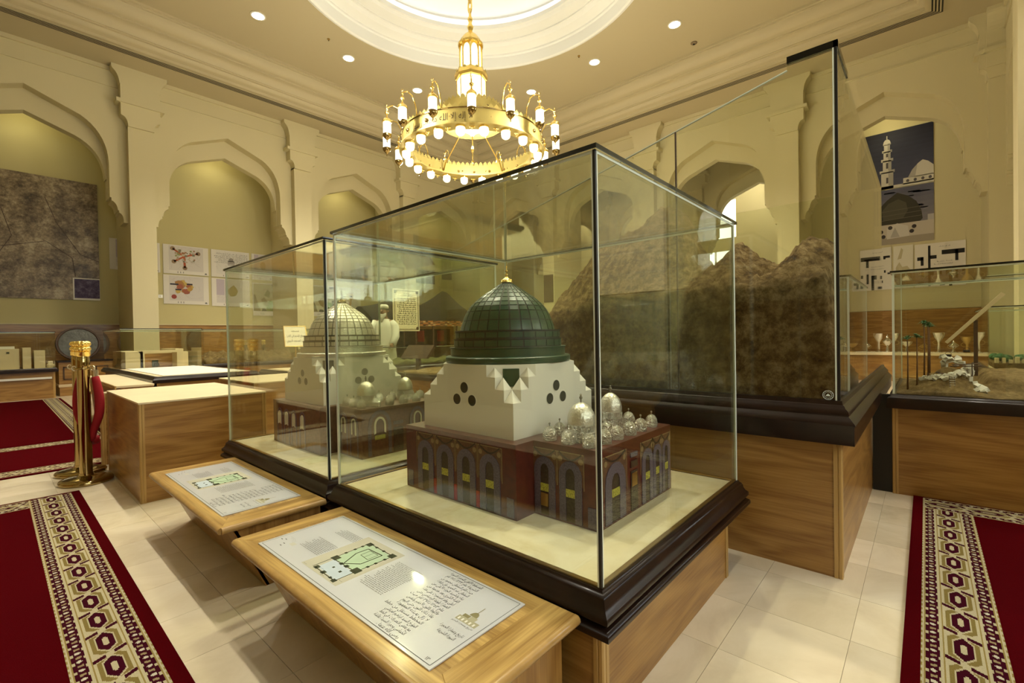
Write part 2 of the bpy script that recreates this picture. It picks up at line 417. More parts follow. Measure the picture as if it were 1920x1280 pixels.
def arcade(name, mp, centers, back=1.58, zoff=0.0, mat=M_WALL, top=ZS, cap=True):
    root = bpy.data.objects.new(name, None); COL.objects.link(root); struct(root)
    for a, b in zip(centers[:-1], centers[1:]):
        s = (a + b) / 2; hb = (b - a) / 2
        for prof, d0, d1, nm in ((OUT_R, 0.0, 0.28, 'arch_panel'), (IN_R, 0.28, 0.52, 'inner_arch')):
            o = sym([(min(u, hb - 0.02) if u > 1.6 else u, z + zoff) for u, z in prof], s)
            poly = [(s - hb, o[0][1]), (s - hb, top), (s + hb, top), (s + hb, o[-1][1])] + list(reversed(o))
            MB().prism(poly, d0, d1, mp).build(nm, mat, root)
    for c in centers:
        q = MB()
        q.prism([(c - .245, 0), (c + .245, 0), (c + .245, 6.3 + zoff), (c - .245, 6.3 + zoff)], -0.22, back, mp)
        q.build('pier', mat, root)
        if not cap: continue
        r = [(.245, 6.12)] + bez((.245, 6.16), (.26, 6.33), (.37, 6.35), 5) + [(.37, 6.62), (.43, 6.64), (.44, 6.70), (.37, 6.72), (.37, 7.06)] + bez((.38, 7.06), (.39, 7.26), (.50, 7.36), 5) + [(.52, 7.40), (.52, ZS)]
        r = [(u, z + zoff) for u, z in r]
        poly = [(c - u, z) for u, z in r] + [(c + u, z) for u, z in reversed(r)]
        MB().prism(poly, -0.27, 0.0, mp).build('capital', mat, root)
        MB().prism([(c - .45, 6.63 + zoff), (c + .45, 6.63 + zoff), (c + .45, 6.71 + zoff), (c - .45, 6.71 + zoff)], -0.31, 0.0, mp).build('capital_ledge', mat, root)
    # frieze mouldings under the soffit
    for z0, z1, d in ((7.02, 7.05, -0.03), (7.38, 7.47, -0.05)):
        MB().prism([(centers[0], z0 + zoff), (centers[-1], z0 + zoff), (centers[-1], z1 + zoff), (centers[0], z1 + zoff)], d, 0.01, mp).build('frieze_moulding', mat, root)
    return root

CL = [-1.35, 2.45, 6.25, 10.05, 13.85]
CR = [-1.22, 2.60, 6.42, 10.24, 14.06]
mpL = lambda s, z, d: (s, Y1 + d, z)
mpR = lambda s, z, d: (X1 + d, s, z)
mpN = lambda s, z, d: (s, Y0 - d, z)
mpB = lambda s, z, d: (X0 - d, s, z)
wl = arcade('wall_left', mpL, CL)
wr = arcade('wall_right', mpR, CR)
wn = arcade('wall_near', mpN, CL)
wb = arcade('wall_rear', mpB, CR)

def panel(name, mp, s0, s1, z0, z1, d0, d1, mat, parent=None):
    return MB().prism([(s0, z0), (s1, z0), (s1, z1), (s0, z1)], d0, d1, mp).build(name, mat, parent)
DB = 1.58
# the niche backs with their oak dado
for w, mp, s0, s1 in ((wl, mpL, -3.0, 15.4), (wn, mpN, -3.0, 15.4), (wb, mpB, -3.0, 15.6)):
    panel('niche_back', mp, s0, s1, 1.58, ZS, DB, DB + .2, M_NICHE, w)
    panel('dado', mp, s0, s1, 0, 1.57, DB - .02, DB + .2, M_OAKX if mp is not mpB else M_OAKY, w)
    panel('dado_cap', mp, s0, s1, 1.57, 1.60, DB - .05, DB + .2, M_WALL, w)
panel('niche_back', mpR, -3.0, 2.6, 1.58, ZS, DB, DB + .2, M_WALL, wr)
panel('dado', mpR, -3.0, 2.6, 0, 1.57, DB - .02, DB + .2, M_OAKY, wr)
for w, mp, a, b in ((wl, mpL, -3, 15.4), (wr, mpR, -3, 15.6), (wn, mpN, -3, 15.4), (wb, mpB, -3, 15.6)):
    panel('niche_ceiling', mp, a, b, 6.62, 6.7, 0.50, DB + .2, M_WALL, w)

# daylight windows in the near wall, behind the viewer's right shoulder
for k, (a, b) in enumerate(((-.7, 1.8), (3.1, 5.6))):
    w = struct(bpy.data.objects.new('window_%d' % (k + 1), None)); COL.objects.link(w)
    panel('glazing', mpN, a, b, 1.75, 3.7, DB - .03, DB - .01, M_DAY, w)
    for s0, s1, z0, z1 in ((a - .06, a, 1.69, 3.76), (b, b + .06, 1.69, 3.76), (a, b, 1.69, 1.75), (a, b, 3.7, 3.76), ((a + b) / 2 - .03, (a + b) / 2 + .03, 1.75, 3.7)):
        panel('frame_bar', mpN, s0, s1, z0, z1, DB - .07, DB - .005, M_WHITE, w)

# ceiling, cornice, air slot
q = MB(); n = 96; hs = 5.8; RR = 3.5
ci = [(CX + RR * cos(2 * pi * i / n), CY + RR * sin(2 * pi * i / n), ZC) for i in range(n)]
sq = []
for i in range(n):
    a = 2 * pi * i / n; m = max(abs(cos(a)), abs(sin(a)))
    sq.append((CX + hs * cos(a) / m, CY + hs * sin(a) / m, ZC))
q.add(ci + sq, [(i, (i + 1) % n, n + (i + 1) % n, n + i) for i in range(n)])
ce = struct(q.build('ceiling', M_CEIL, fixn=False))
rect = (CX - hs, CX + hs, CY - hs, CY + hs)
MB().box(CX - 8, CX + 8, CY - 8, CY + 8, 10.3, 10.4).build('roof_slab', M_CEIL, ce)
for k, (pr, m) in enumerate((([(0, 8.2), (0, 8.15), (.035, 8.14), (.035, 8.11), (.06, 8.10)] + bez((.06, 8.10), (.09, 7.93), (.25, 7.88), 6), M_CEIL),
              ([(.25, 7.88), (.25, 7.85), (.28, 7.84)] + bez((.28, 7.84), (.40, 7.82), (.44, 7.68), 6) + [(.46, 7.68), (.46, 7.65), (.5, 7.64)], M_CEIL),
              (bez((.5, 7.64), (.5, 7.56), (.6, 7.54), 4) + [(.62, 7.53), (.62, 7.47)], M_CEIL))):
    MB().rectring(rect, pr).build('cornice_moulding', m, ce, smooth=35)
MB().rectring(rect, [(.62, 7.47), (1.9, 7.47)]).build('soffit', M_CEIL, ce)
ad = struct(bpy.data.objects.new('trim_1', None)); COL.objects.link(ad)
MB().rectring(rect, [(.70, 7.468), (.70, 7.455), (.93, 7.455), (.93, 7.468)]).build('diffuser_frame', M_CEIL, ad)
for k in range(4):
    MB().rectring(rect, [(.722 + .05 * k, 7.4545), (.722 + .05 * k, 7.452), (.748 + .05 * k, 7.452), (.748 + .05 * k, 7.4545)]).build('diffuser_slot', M_BLACK, ad)

# lit dome recess: stepped rings, a trough with a cove tube, shallow saucer
dm = MB()
dm.lathe([(3.56, 8.2), (3.56, 8.165), (3.50, 8.15), (3.46, 8.17), (3.46, 8.20), (3.46, 8.42), (3.42, 8.44), (3.42, 8.48), (3.28, 8.50), (3.18, 8.52), (3.12, 8.58), (3.08, 8.585), (3.08, 8.62), (2.98, 8.62), (2.84, 8.66),
          (2.80, 8.72), (2.76, 8.725), (2.76, 8.82), (2.82, 8.82), (2.82, 8.74), (3.2, 8.74), (3.2, 8.95)] , 96, (CX, CY, 0), cap=False)
struct(dm.build('dome_rim', M_DOME, ce, smooth=30, fixn=False))
ds = MB()
ds.lathe([(3.2, 8.95), (3.05, 9.02), (2.9, 9.04), (2.9, 9.08), (2.7, 9.2), (2.45, 9.3), (2.4, 9.3), (2.4, 9.36), (2.1, 9.5), (1.6, 9.68), (1.0, 9.8), (0.4, 9.86), (0.0, 9.87)], 96, (CX, CY, 0), cap=False)
struct(ds.build('dome_saucer', M_DOME, ce, smooth=30, fixn=False))
q = MB().tube([(CX + 3.02 * cos(2 * pi * i / 64), CY + 3.02 * sin(2 * pi * i / 64), 8.79) for i in range(65)], 0.03, 8)
cv = q.build('cove_lamp', M_COVE)
tag(cv, 'warm white tube lamp hidden in the trough of the round ceiling dome', 'lamp')

# corridor beyond the right-hand arcade
wc = struct(bpy.data.objects.new('wall_corridor', None)); COL.objects.link(wc)
mpC = lambda s, z, d: (16.9 + d, s, z)
arc2 = arcade('wall_second_arcade', mpC, [-1.5, 2.25, 6.07, 9.89, 13.7, 17.5], back=0.5, top=7.2, cap=True)
mpF = lambda s, z, d: (19.6 + d, s, z)
wins = [(5.55, 7.2, 4.85, 6.35, 0), (5.5, 7.2, 2.4, 4.35, .22), (13.0, 13.9, 2.6, 4.6, .3), (9.2, 10.2, 3.0, 4.9, .3), (2.0, 3.2, 3.4, 5.6, .2)]
segs = sorted(set([-3.0, 17.5] + [w[0] for w in wins] + [w[1] for w in wins]))
# far wall in strips between the window openings
for a, b in zip(segs[:-1], segs[1:]):
    mid = (a + b) / 2
    ws = sorted([(w[2], w[3]) for w in wins if w[0] <= mid <= w[1]])
    z = 0.0
    for w0, w1 in ws + [(7.2, 7.2)]:
        if w0 - z > 0.01: panel('wall_strip', mpF, a, b, z, w0, 0, .25, M_WALL, wc)
        z = w1
for k, (a, b, z0, z1, rise) in enumerate(wins):
    w = MB()
    if rise:
        top = [(a, z1)] + [((a + b) / 2 + (b - a) / 2 * cos(t), z1 + rise * sin(t)) for t in [pi * (1 - i / 10) for i in range(11)]] + [(b, z1)]
        MB().prism([(a, z0), (b, z0)] + [p for p in reversed(top)][1:-1], .10, .14, mpF).build('pane_sheet', M_WINDOW, wc)
    else:
        MB().prism([(a, z0), (b, z0), (b, z1), (a, z1)], .10, .14, mpF).build('pane_sheet', M_WINDOW, wc)
    for s in ((a + b) / 2,):
        panel('window_mullion', mpF, s - .035, s + .035, z0, z1 + rise, .04, .1, M_WALL, wc)
panel('corridor_ceiling', lambda s, z, d: (15.3 + d, s, z), -3, 17.5, 7.2, 7.3, 0, 4.6, M_CEIL, wc)
panel('corridor_end', lambda s, z, d: (s, 17.4 + d, z), 13.8, 19.8, 0, 7.3, 0, .1, M_WALL, wc)
panel('corridor_end', lambda s, z, d: (s, -2.9 - d, z), 13.8, 19.8, 0, 7.3, 0, .1, M_WALL, wc)

# ceiling downlights
spots = []
for k in (-1, 0, 1):
    for sx, sy in ((k * 2.13, 4.45), (k * 2.13, -4.45), (4.45, k * 2.13), (-4.45, k * 2.13)):
        spots.append((CX + sx, CY + sy))
SPOTLAB = {(-1, 4.45): 'front left', }
order = 0
for (x, y) in spots:
    dL, dR = y > CY + 4, x > CX + 4
    if dL: lab = 'round recessed downlight in the ceiling along the left cornice, ' + ['nearest the viewer', 'middle one of three', 'farthest, left of the chandelier top'][round((x - CX) / 2.13) + 1]
    elif dR: lab = 'round recessed downlight in the ceiling along the right cornice, ' + ['nearest the viewer', 'middle one of three', 'farthest, right of the chandelier top'][round((y - CY) / 2.13) + 1]
    else: lab = 'round recessed downlight in the ceiling above the viewer, ' + (('nearer' if x < CX - 4 else 'rear') + ' row, ' + ['first', 'second', 'third'][(round((y - CY) / 2.13) if x < CX - 4 else round((x - CX) / 2.13)) + 1])
    t = thing('downlight', lab, 'light', (x, y, ZC), 'recessed ceiling downlights')
    MB().lathe([(.125, -.001), (.150, -.001), (.155, -.012), (.13, -.02), (.122, -.02), (.122, .0)], 28, (x, y, ZC), cap=False).build('trim_ring', M_WHITE, t, smooth=40)
    MB().lathe([(.0, -.008), (.125, -.008), (.125, -.004), (.0, -.004)], 28, (x, y, ZC), cap=False).build('lens', M_SPOT, t)
    lp = lamp('downlight_beam', 'SPOT', (x, y, ZC - .06), SPOT_W, (1.0, 0.945, 0.78), spot_size=radians(96), spot_blend=0.7, shadow_soft_size=0.09)
    lp.parent = t; lp.location = (0, 0, -.06)
# soffit downlights along the near wall, behind and to the right of the viewer
for x in (1.2, 4.6, 8.0):
    y = Y0 + .55
    t = thing('downlight', 'round downlight in the soffit over the near wall, %s' % {1.2: 'beside the viewer', 4.6: 'middle one', 8.0: 'farthest one'}[x], 'light', (x, y, ZS), 'soffit downlights')
    MB().lathe([(.125, -.001), (.150, -.001), (.155, -.012), (.13, -.02), (.122, -.02), (.122, .0)], 28, (x, y, ZS), cap=False).build('trim_ring', M_WHITE, t, smooth=40)
    MB().lathe([(.0, -.008), (.125, -.008), (.125, -.004), (.0, -.004)], 28, (x, y, ZS), cap=False).build('lens', M_SPOT, t)
    lp = lamp('downlight_beam', 'SPOT', (x, y, ZS - .06), SOF_W, (1.0, 0.945, 0.79), spot_size=radians(110), spot_blend=0.8, shadow_soft_size=0.10)
    lp.parent = t; lp.location = (0, 0, -.06)
# small ceiling fittings: smoke heads and sprinklers
for x, y, lab in ((2.02, 10.75, 'small round smoke detector near the left cornice'), (11.6, 4.2, 'small round smoke detector near the right cornice, far from the dome'),
             (5.45, 10.5, 'tiny dark sprinkler head left of the chandelier'), (10.1, 6.55, 'tiny dark sprinkler head right of the chandelier')):
    r = .075 if 'smoke' in lab else .03
    t = thing('smoke_detector' if r > .05 else 'sprinkler_head', lab, 'detector' if r > .05 else 'sprinkler', (x, y, ZC))
    MB().lathe([(r, 0), (r, -.015), (r * .8, -.03), (r * .35, -.035), (0, -.036)], 20, (x, y, ZC)).build('body', M_BRASSD if r < .05 else M_BROWN, t, smooth=40)
    MB().lathe([(r * .3, -.03), (r * .3, -.05), (0, -.052)], 12, (x, y, ZC)).build('sensor', M_BLACK, t)

# hidden lamps behind the arches wash the niche backs
for mp, cs in ((mpL, CL), (mpR, CR[:2]), (mpN, CL[3:])):
    for a, b in zip(cs[:-1], cs[1:]):
        s = (a + b) / 2
        p = mp(s, 6.35, .95)
        wal = 'left' if mp is mpL else 'right' if mp is mpR else 'near'
        t = thing('niche_lamp', 'fluorescent batten hidden above the %s arch of the %s wall' % (['first', 'second', 'third', 'fourth'][cs.index(a)], wal), 'lamp', p, 'niche lamps')
        u = mp(s + .5, 6.35, .95); u = Vector(u) - Vector(p)
        dx, dy = abs(u.x) + .03, abs(u.y) + .03
        MB().box(p[0] - dx, p[0] + dx, p[1] - dy, p[1] + dy, 6.44, 6.5).build('batten', M_WHITE, t)
        MB().tube([Vector(p) - u + Vector((0, 0, .05)), Vector(p) + u + Vector((0, 0, .05))], .016, 8).build('tube', M_LAMP2, t)
        l = lamp('niche_glow', 'POINT', p, NICHE_W, (1.0, 0.90, 0.50), shadow_soft_size=.25)
        l.parent = t; l.location = (0, 0, -.1)
for y in (4.5, 8.3, 12.1):
    t = thing('corridor_light', 'round downlight in the corridor ceiling beyond the right arches, %s' % {4.5: 'first', 8.3: 'second', 12.1: 'third'}[y], 'light', (18.2, y, 7.2), 'corridor lights')
    MB().lathe([(.0, -.01), (.14, -.01), (.15, 0)], 20, (18.2, y, 7.2), cap=False).build('lens', M_SPOT, t)
    l = lamp('corridor_beam', 'POINT', (18.2, y, 7.0), CORR_W, (1.0, .92, .76), shadow_soft_size=.15); l.parent = t; l.location = (0, 0, -.25)
# ------------------------------------------------------------------ display cases
def oak_base(root, r, z1, zone=None):
    """wood plinth of four veneer panels and four ribbed corner posts"""
    x0, x1, y0, y1 = r; p = .032
    MB().box(x0 + .004, x0 + .02, y0 + p, y1 - p, 0.0, z1).build('front_panel', M_OAKY, root)
    MB().box(x1 - .02, x1 - .004, y0 + p, y1 - p, 0.0, z1).build('back_panel', M_OAKY, root)
    MB().box(x0 + p, x1 - p, y0 + .004, y0 + .02, 0.0, z1).build('side_panel', M_OAKX, root)
    MB().box(x0 + p, x1 - p, y1 - .02, y1 - .004, 0.0, z1).build('side_panel', M_OAKX, root)
    for cx, cy in ((x0, y0), (x1, y0), (x1, y1), (x0, y1)):
        sx = 1 if cx == x0 else -1; sy = 1 if cy == y0 else -1
        q = MB()
        prof = [(0, .004), (.004, 0), (.013, 0), (.015, .003), (.018, .003), (.020, 0), (p, 0), (p, p), (0, p), (0, .020), (.003, .018), (.003, .015), (0, .013)]
        q.prism([(cx + sx * a, cy + sy * b) for a, b in prof], 0, z1, lambda a, b, d: (a, b, d))
        q.build('corner_post', M_POST, root)

MOULD = [(-.02, .400), (.006, .400), (.010, .392), (.016, .388), (.020, .380), (.022, .368), (.028, .356), (.036, .348), (.040, .344), (.040, .330), (.030, .324), (.028, .318),
         (.034, .314), (.044, .308), (.046, .300), (.046, .290), (.040, .286), (-.02, .286)]

def pane(root, name, x0, x1, y0, y1, z0, z1, mat=None):
    return MB().box(x0, x1, y0, y1, z0, z1).build(name, mat or M_GLASS, root)

def glass_box(root, r, z0, z1, seam=True, trim=True, th=.008):
    x0, x1, y0, y1 = r
    pane(root, 'front_pane', x0, x0 + th, y0 + th, y1 - th, z0, z1)
    pane(root, 'back_pane', x1 - th, x1, y0 + th, y1 - th, z0, z1)
    pane(root, 'side_pane', x0, x1, y0, y0 + th, z0, z1)
    pane(root, 'side_pane', x0, x1, y1 - th, y1, z0, z1)
    pane(root, 'top_pane', x0 - .006, x1 + .006, y0 - .006, y1 + .006, z1 + .001, z1 + .001 + th)
    if trim:
        q = MB(); o = .008
        q.rectring((x0, x1, y0, y1), [(o, z1), (o + .003, z1), (o + .003, z1 + .012), (o, z1 + .012)], close=True)
        q.build('edge_tape', M_BLKGLOSS, root)
        q = MB().rectring((x0, x1, y0, y1), [(-.001, z1 - .009), (.001, z1 - .009), (.001, z1 - .001), (-.001, z1 - .001)], close=True)
        q.build('polished_edge_glint', M_EDGE, root)  # pale strip paints the bright glint along the top pane's edge
    if seam:
        for cx, cy in ((x0, y0), (x1, y0), (x1, y1), (x0, y1)):
            sx = 1 if cx == x0 else -1; sy = 1 if cy == y0 else -1
            MB().box(cx - sx * .0015, cx + sx * .0065, cy - sy * .0015, cy + sy * .0065, z0, z1).build('corner_seam', M_BLACK if (cx == x0 and cy == y0) else M_EDGE, root)
            q = MB()
            q.box(cx + sx * .007, cx + sx * .0115, cy - sy * .0012, cy + sy * .001, z0, z1)
            q.box(cx - sx * .0012, cx + sx * .001, cy + sy * .007, cy + sy * .0115, z0, z1)
            q.build('polished_edge_glint', M_EDGE, root)  # pale strips paint the highlights on both sides of the corner seam

def model_case(y0, label, zt):
    x0, x1 = 1.10, 2.325; y1 = y0 + 1.450
    t = thing('display_case', label, 'display case', (1.7, (y0 + y1) / 2, 0))
    oak_base(t, (1.106, 2.195, y0 + .002, y1 - .004), .30)
    MB().rectring((x0, x1, y0, y1), MOULD, close=True).build('moulding', M_DARK, t, smooth=50)
    MB().box(x0 + .006, x1 - .006, y0 + .006, y1 - .006, .372, .397).build('marble_slab', M_SLAB, t)
    MB().rectring((x0 + .003, x1 - .003, y0 + .003, y1 - .003), [(0, .396), (0, .404), (-.014, .404), (-.014, .396)], close=True).build('inner_bead', M_BRASSD, t)
    glass_box(t, (x0, x1, y0, y1), .402, zt)
    return t
model_case(.668, 'large glass display case holding the model with the dark green dome', 1.603)
model_case(2.213, 'glass display case farther left holding the model with the silver dome', 1.592)

# ------------------------------------------------------------------ the two shrine models
def arch_pts(s, hw, zs, ztop, n=8):
    """pointed round arch outline from right foot over the top to the left foot (s centre)"""
    return [(s + hw * cos(pi * i / n), zs + (ztop - zs) * sin(pi * i / n)) for i in range(n + 1)]

def bay(root, mp, s, hw, ztop, zb=.405, door=True, band=True, fr=.4):
    """printed blue-grey arch with door and inscription, raised on the facade"""
    zs = ztop - hw * 1.0
    out = arch_pts(s, hw, zs, ztop); inn = arch_pts(s, hw * fr, zs - .005, ztop - hw * .55)
    MB().prism([(s - hw * 1.16, zs - .04), (s + hw * 1.16, zs - .04), (s + hw * 1.16, ztop + .03), (s - hw * 1.16, ztop + .03)], 0, .0015, mp).build('spandrel', M_BRICK, root)
    tr = MB().prism([(s - hw * 1.2, ztop + .028), (s + hw * 1.2, ztop + .028), (s + hw * 1.2, ztop + .031), (s - hw * 1.2, ztop + .031)], 0, .0022, mp)
    for sg in (-1, 1):
        tr.prism([(s + sg * hw * 1.18 - .001, zs - .05), (s + sg * hw * 1.18 + .001, zs - .05), (s + sg * hw * 1.18 + .001, ztop + .03), (s + sg * hw * 1.18 - .001, ztop + .03)], 0, .0022, mp)
        c = (s + sg * hw * .92, ztop + .004)
        tr.prism([(c[0] + .011 * cos(2 * pi * i / 12), c[1] + .011 * sin(2 * pi * i / 12)) for i in range(12)], 0, .0024, mp)
    tr.build('tan_outline', M_TANLINE, root)
    # hanging garland above the arch
    g = [(s - hw + 2 * hw * i / 8, ztop + .026 - .026 * sin(pi * i / 8)) for i in range(9)]
    MB().prism(g + [(a, b + .007) for a, b in reversed(g)], 0, .003, mp).build('garland', M_DOOR, root)
    MB().prism([(s - hw, zb)] + list(reversed(out)) + [(s + hw, zb), (s + hw * fr, zb)] + inn + [(s - hw * fr, zb)], 0, .004, mp).build('arch_surround', M_BLUE, root)
    if door:
        MB().prism([(s - hw * fr, zb), (s + hw * fr, zb), (s + hw * fr, zs - .005)] + inn[1:], 0, .002, mp).build('door', M_DOOR, root)
    if band:
        MB().prism([(s - hw * fr, .497), (s + hw * fr, .497), (s + hw * fr, .527), (s - hw * fr, .527)], 0, .0035, mp).build('inscription_band', M_YBAND, root)

def window_bay(root, mp, s, hw, z0, ztop, glassm):
    zs = ztop - hw * 1.3
    out = arch_pts(s, hw, zs, ztop); inn = arch_pts(s, hw * .72, zs, ztop - hw * .3)
    MB().prism([(s - hw, z0), ] + list(reversed(out)) + [(s + hw, z0), (s + hw * .72, z0 + .006)] + inn + [(s - hw * .72, z0 + .006)], 0, .006, mp).build('window_frame', M_WHITE, root)
    MB().prism([(s - hw * .72, z0 + .004), (s + hw * .72, z0 + .004)] + inn, 0, .002, mp).build('window_opening', glassm, root)
    big = arch_pts(s, hw * 2.0, zs - .01, ztop + hw * 1.0); bi = arch_pts(s, hw * 1.45, zs - .01, ztop + hw * .45)
    MB().prism([(s - hw * 2, .405)] + list(reversed(big)) + [(s + hw * 2, .405), (s + hw * 1.45, .405)] + bi + [(s - hw * 1.45, .405)], 0, .003, mp).build('arch_surround', M_BLUE, root)

def shrine(dy, label, green):
    mA, mSeam = (M_GREEN, M_GREENL) if green else (M_SILVER, M_SILVERD)
    mB = M_RED if green else M_BRICK
    ax, ay = 1.648, 1.497 + dy
    t = thing('shrine_model', label, 'model', (1.65, 1.4 + dy, .397))
    ex = [(1.31, 1.16), (1.417, 1.16), (1.417, .867), (2.04, .867), (2.04, 1.855), (1.31, 1.855)]
    MB().prism([(a, b + dy) for a, b in ex], .397, .682, lambda a, b, d: (a, b, d)).build('base_block', mB, t)
    q = MB(); rim = [(a, b + dy) for a, b in ex]
    q.prism(rim, .6822, .686, lambda a, b, d: (a, b, d)); q.build('roof_sheet', M_RED if green else M_BRICK, t)
    mL = lambda s, z, d: (1.31 - d, s + dy, z)
    mS = lambda s, z, d: (1.417 - d, s + dy, z)
    mR = lambda s, z, d: (s, .867 + dy - d, z)
    if green:
        for s in (1.708, 1.572, 1.436, 1.298): bay(t, mL, s, .056, .632)
        for s in (1.105, .985): bay(t, mS, s, .05, .632)
        bay(t, mR, 1.535, .075, .625); bay(t, mR, 1.80, .05, .625); bay(t, mR, 1.895, .042, .625); bay(t, mR, 1.985, .04, .625)
        for s0, s1, m in ((1.655, 1.71, mR),):
            MB().prism([(s0, .405), (s1, .405), (s1, .56), (s0, .56)], 0, .004, m).build('ornate_door', M_DOOR, t)
            MB().prism([(s0 + .006, .50), (s1 - .006, .50), (s1 - .006, .552), (s0 + .006, .552)], 0, .005, m).build('door_grille', M_BRASSD, t)
            MB().prism([(s0, .575), (s1, .575), (s1, .60), (s0, .60)], 0, .004, m).build('inscription_tablet', M_DOOR, t)
            MB().prism([(s0, .615), (s1, .615), (s1, .632), (s0, .632)], 0, .004, m).build('inscription_tablet', M_BLUE, t)
        for s, m in ((1.822, mL), (1.19, mL), (.892, mS)):
            MB().prism([(s - .018, .405), (s + .018, .405), (s + .018, .478), (s - .018, .478)], 0, .003, m).build('wall_niche', M_BLUE, t)
        MB().prism([(1.088, .44), (1.122, .44), (1.122, .49), (1.088, .49)], 0, .006, mS).build('door_grille', M_BRASSD, t)
        for s in (1.64, 1.504, 1.367):
            MB().prism([(s - .009, .405), (s + .009, .405), (s + .009, .47), (s - .009, .47)], 0, .0045, mL).build('red_panel', M_VELVET, t)
    else:
        for s in (1.745, 1.635, 1.525, 1.40): window_bay(t, mL, s, .021, .528, .618, M_WHITE)
        for s in (1.075, .955): window_bay(t, mS, s, .024, .530, .628, M_DKWOOD)
        window_bay(t, mR, 1.535, .04, .53, .632, M_DKWOOD); window_bay(t, mR, 1.81, .03, .53, .632, M_DKWOOD)
        MB().prism([(1.63, .405), (1.70, .405), (1.70, .55), (1.63, .55)], 0, .004, mR).build('ornate_door', M_DOOR, t)
        MB().prism([(1.63, .57), (1.70, .57), (1.70, .59), (1.63, .59)], 0, .004, mR).build('inscription_tablet', M_BLUE, t)
        MB().prism([(1.50, .497), (1.57, .497), (1.57, .522), (1.50, .522)], 0, .0045, mR).build('inscription_band', M_YBAND, t)
    # white chamber with stepped corners
    a0, a1, b0, b1 = 1.362, 1.935, 1.215 + dy, 1.78 + dy
    MB().box(a0, a1, b0, b1, .686, .832).build('chamber', M_WHITE, t)
    st = .0485
    for k in range(3):
        c = st * (k + 1); zz = .832 + .0495 * k
        # plan with square notches at the corners, chamfered inside
        e = {0: c, 1: st, 2: 0.0}[k]    # depth of the square notch before the chamfer
        pl = []
        for qx, qy, sx, sy, flip in ((a0, b0, 1, 1, 0), (a1, b0, -1, 1, 1), (a1, b1, -1, -1, 0), (a0, b1, 1, -1, 1)):
            cor = [(qx, qy + sy * c)] + ([(qx + sx * e, qy + sy * c)] if e else []) + ([(qx + sx * c, qy + sy * e)] if e and k else []) + [(qx + sx * c, qy)]
            pl += list(reversed(cor)) if flip else cor
        MB().prism(pl, zz, zz + .0495, lambda a, b, d: (a, b, d)).build('chamber_tier', M_WHITE, t)
    for cx, cy in ((a0, b0), (a1, b0), (a1, b1), (a0, b1)):
        sx = 1 if cx == a0 else -1; sy = 1 if cy == b0 else -1
        for k in range(3):
            zz = .832 + .0495 * k
            for fl in ((0,) if k == 0 else (0, 1)):
                u0, v0 = (st * k, 0.0) if fl == 0 else (0.0, st * k)
                P = lambda u, v, z: (cx + sx * u, cy + sy * v, z)
                q = MB()
                ap = P(u0 + st * (.95 if k == 0 else .62), v0 + st * (.95 if k == 0 else .62), zz + .0485)
                q.add([P(u0, v0, zz), P(u0 + st, v0, zz), P(u0 + st, v0 + st, zz), P(u0, v0 + st, zz), ap], [(0, 1, 4), (1, 2, 4), (2, 3, 4), (3, 0, 4), (0, 3, 2, 1)])
                q.build('corner_pyramid', M_WHITE, t)
        # green window on the chamfer
        n = Vector((-sx, -sy, 0)).normalized(); u = Vector((-n.y, n.x, 0))
        m0 = Vector((cx + sx * st * 1.5, cy + sy * st * 1.5, 0)) + n * .0035
        q = MB()
        for hw, zlo, zhi, dd in ((.034, .889, .964, 0),):
            pp = [m0 + u * (-hw) + Vector((0, 0, zhi)), m0 + u * hw + Vector((0, 0, zhi)), m0 + u * hw + Vector((0, 0, zlo + .03)), m0 + u * .008 + Vector((0, 0, zlo)), m0 - u * .008 + Vector((0, 0, zlo)), m0 - u * hw + Vector((0, 0, zlo + .03))]
            q.add(pp + [p - n * .003 for p in pp], [(0, 1, 2, 3, 4, 5), (11, 10, 9, 8, 7, 6)] + [(i, 6 + i, 6 + (i + 1) % 6, (i + 1) % 6) for i in range(6)])
        q.build('corner_window', M_GREEN if green else M_SILVERD, t)
    # trefoil round openings
    for mp, c in ((lambda s, z, d: (a0 - d, s, z), 1.497 + dy), (lambda s, z, d: (s, b0 - d, z), 1.648), (lambda s, z, d: (a1 + d, s, z), 1.497 + dy), (lambda s, z, d: (s, b1 + d, z), 1.648)):
        for ds, z in ((0, .880), (-.048, .827), (.048, .827)):
            ring = [(c + ds + .0265 * cos(2 * pi * i / 24), z + .0265 * sin(2 * pi * i / 24)) for i in range(24)]
            ring2 = [(c + ds + .0235 * cos(2 * pi * i / 24), z + .0235 * sin(2 * pi * i / 24)) for i in range(24)]
            MB().prism(ring, 0, .0015, mp).build('oculus_rim', M_WHITE, t)
            MB().prism(ring2, 0, .0022, mp).build('oculus', (M_GREENL if green else M_SILVERD), t)
    # dome
    A = (ax, ay, 0)
    MB().lathe([(.26, .9805), (.292, .9805), (.296, .986), (.296, 1.006), (.290, 1.011), (.26, 1.011)], 72, A).build('dome_flange', mA, t, smooth=40)
    MB().lathe([(.25, 1.011), (.272, 1.011), (.272, 1.045), (.276, 1.047), (.276, 1.051), (.25, 1.051)], 72, A).build('drum', mA, t, smooth=40)
    prof = [(.2245, 1.125), (.2185, 1.150), (.210, 1.173), (.2025, 1.194), (.1925, 1.2127), (.178, 1.235), (.160, 1.255), (.137, 1.276), (.110, 1.2955), (.083, 1.314), (.055, 1.332), (.030, 1.349), (.022, 1.354)]
    shell = MB().lathe([(.245, 1.051), (.2535, 1.051), (.2535, 1.085), (.257, 1.086), (.257, 1.090), (.2475, 1.090), (.2475, 1.121), (.2515, 1.122), (.2515, 1.127), (.226, 1.127)] + prof, 84, A).build('dome', mSeam, t, smooth=35, origin=A)
    NM = 28
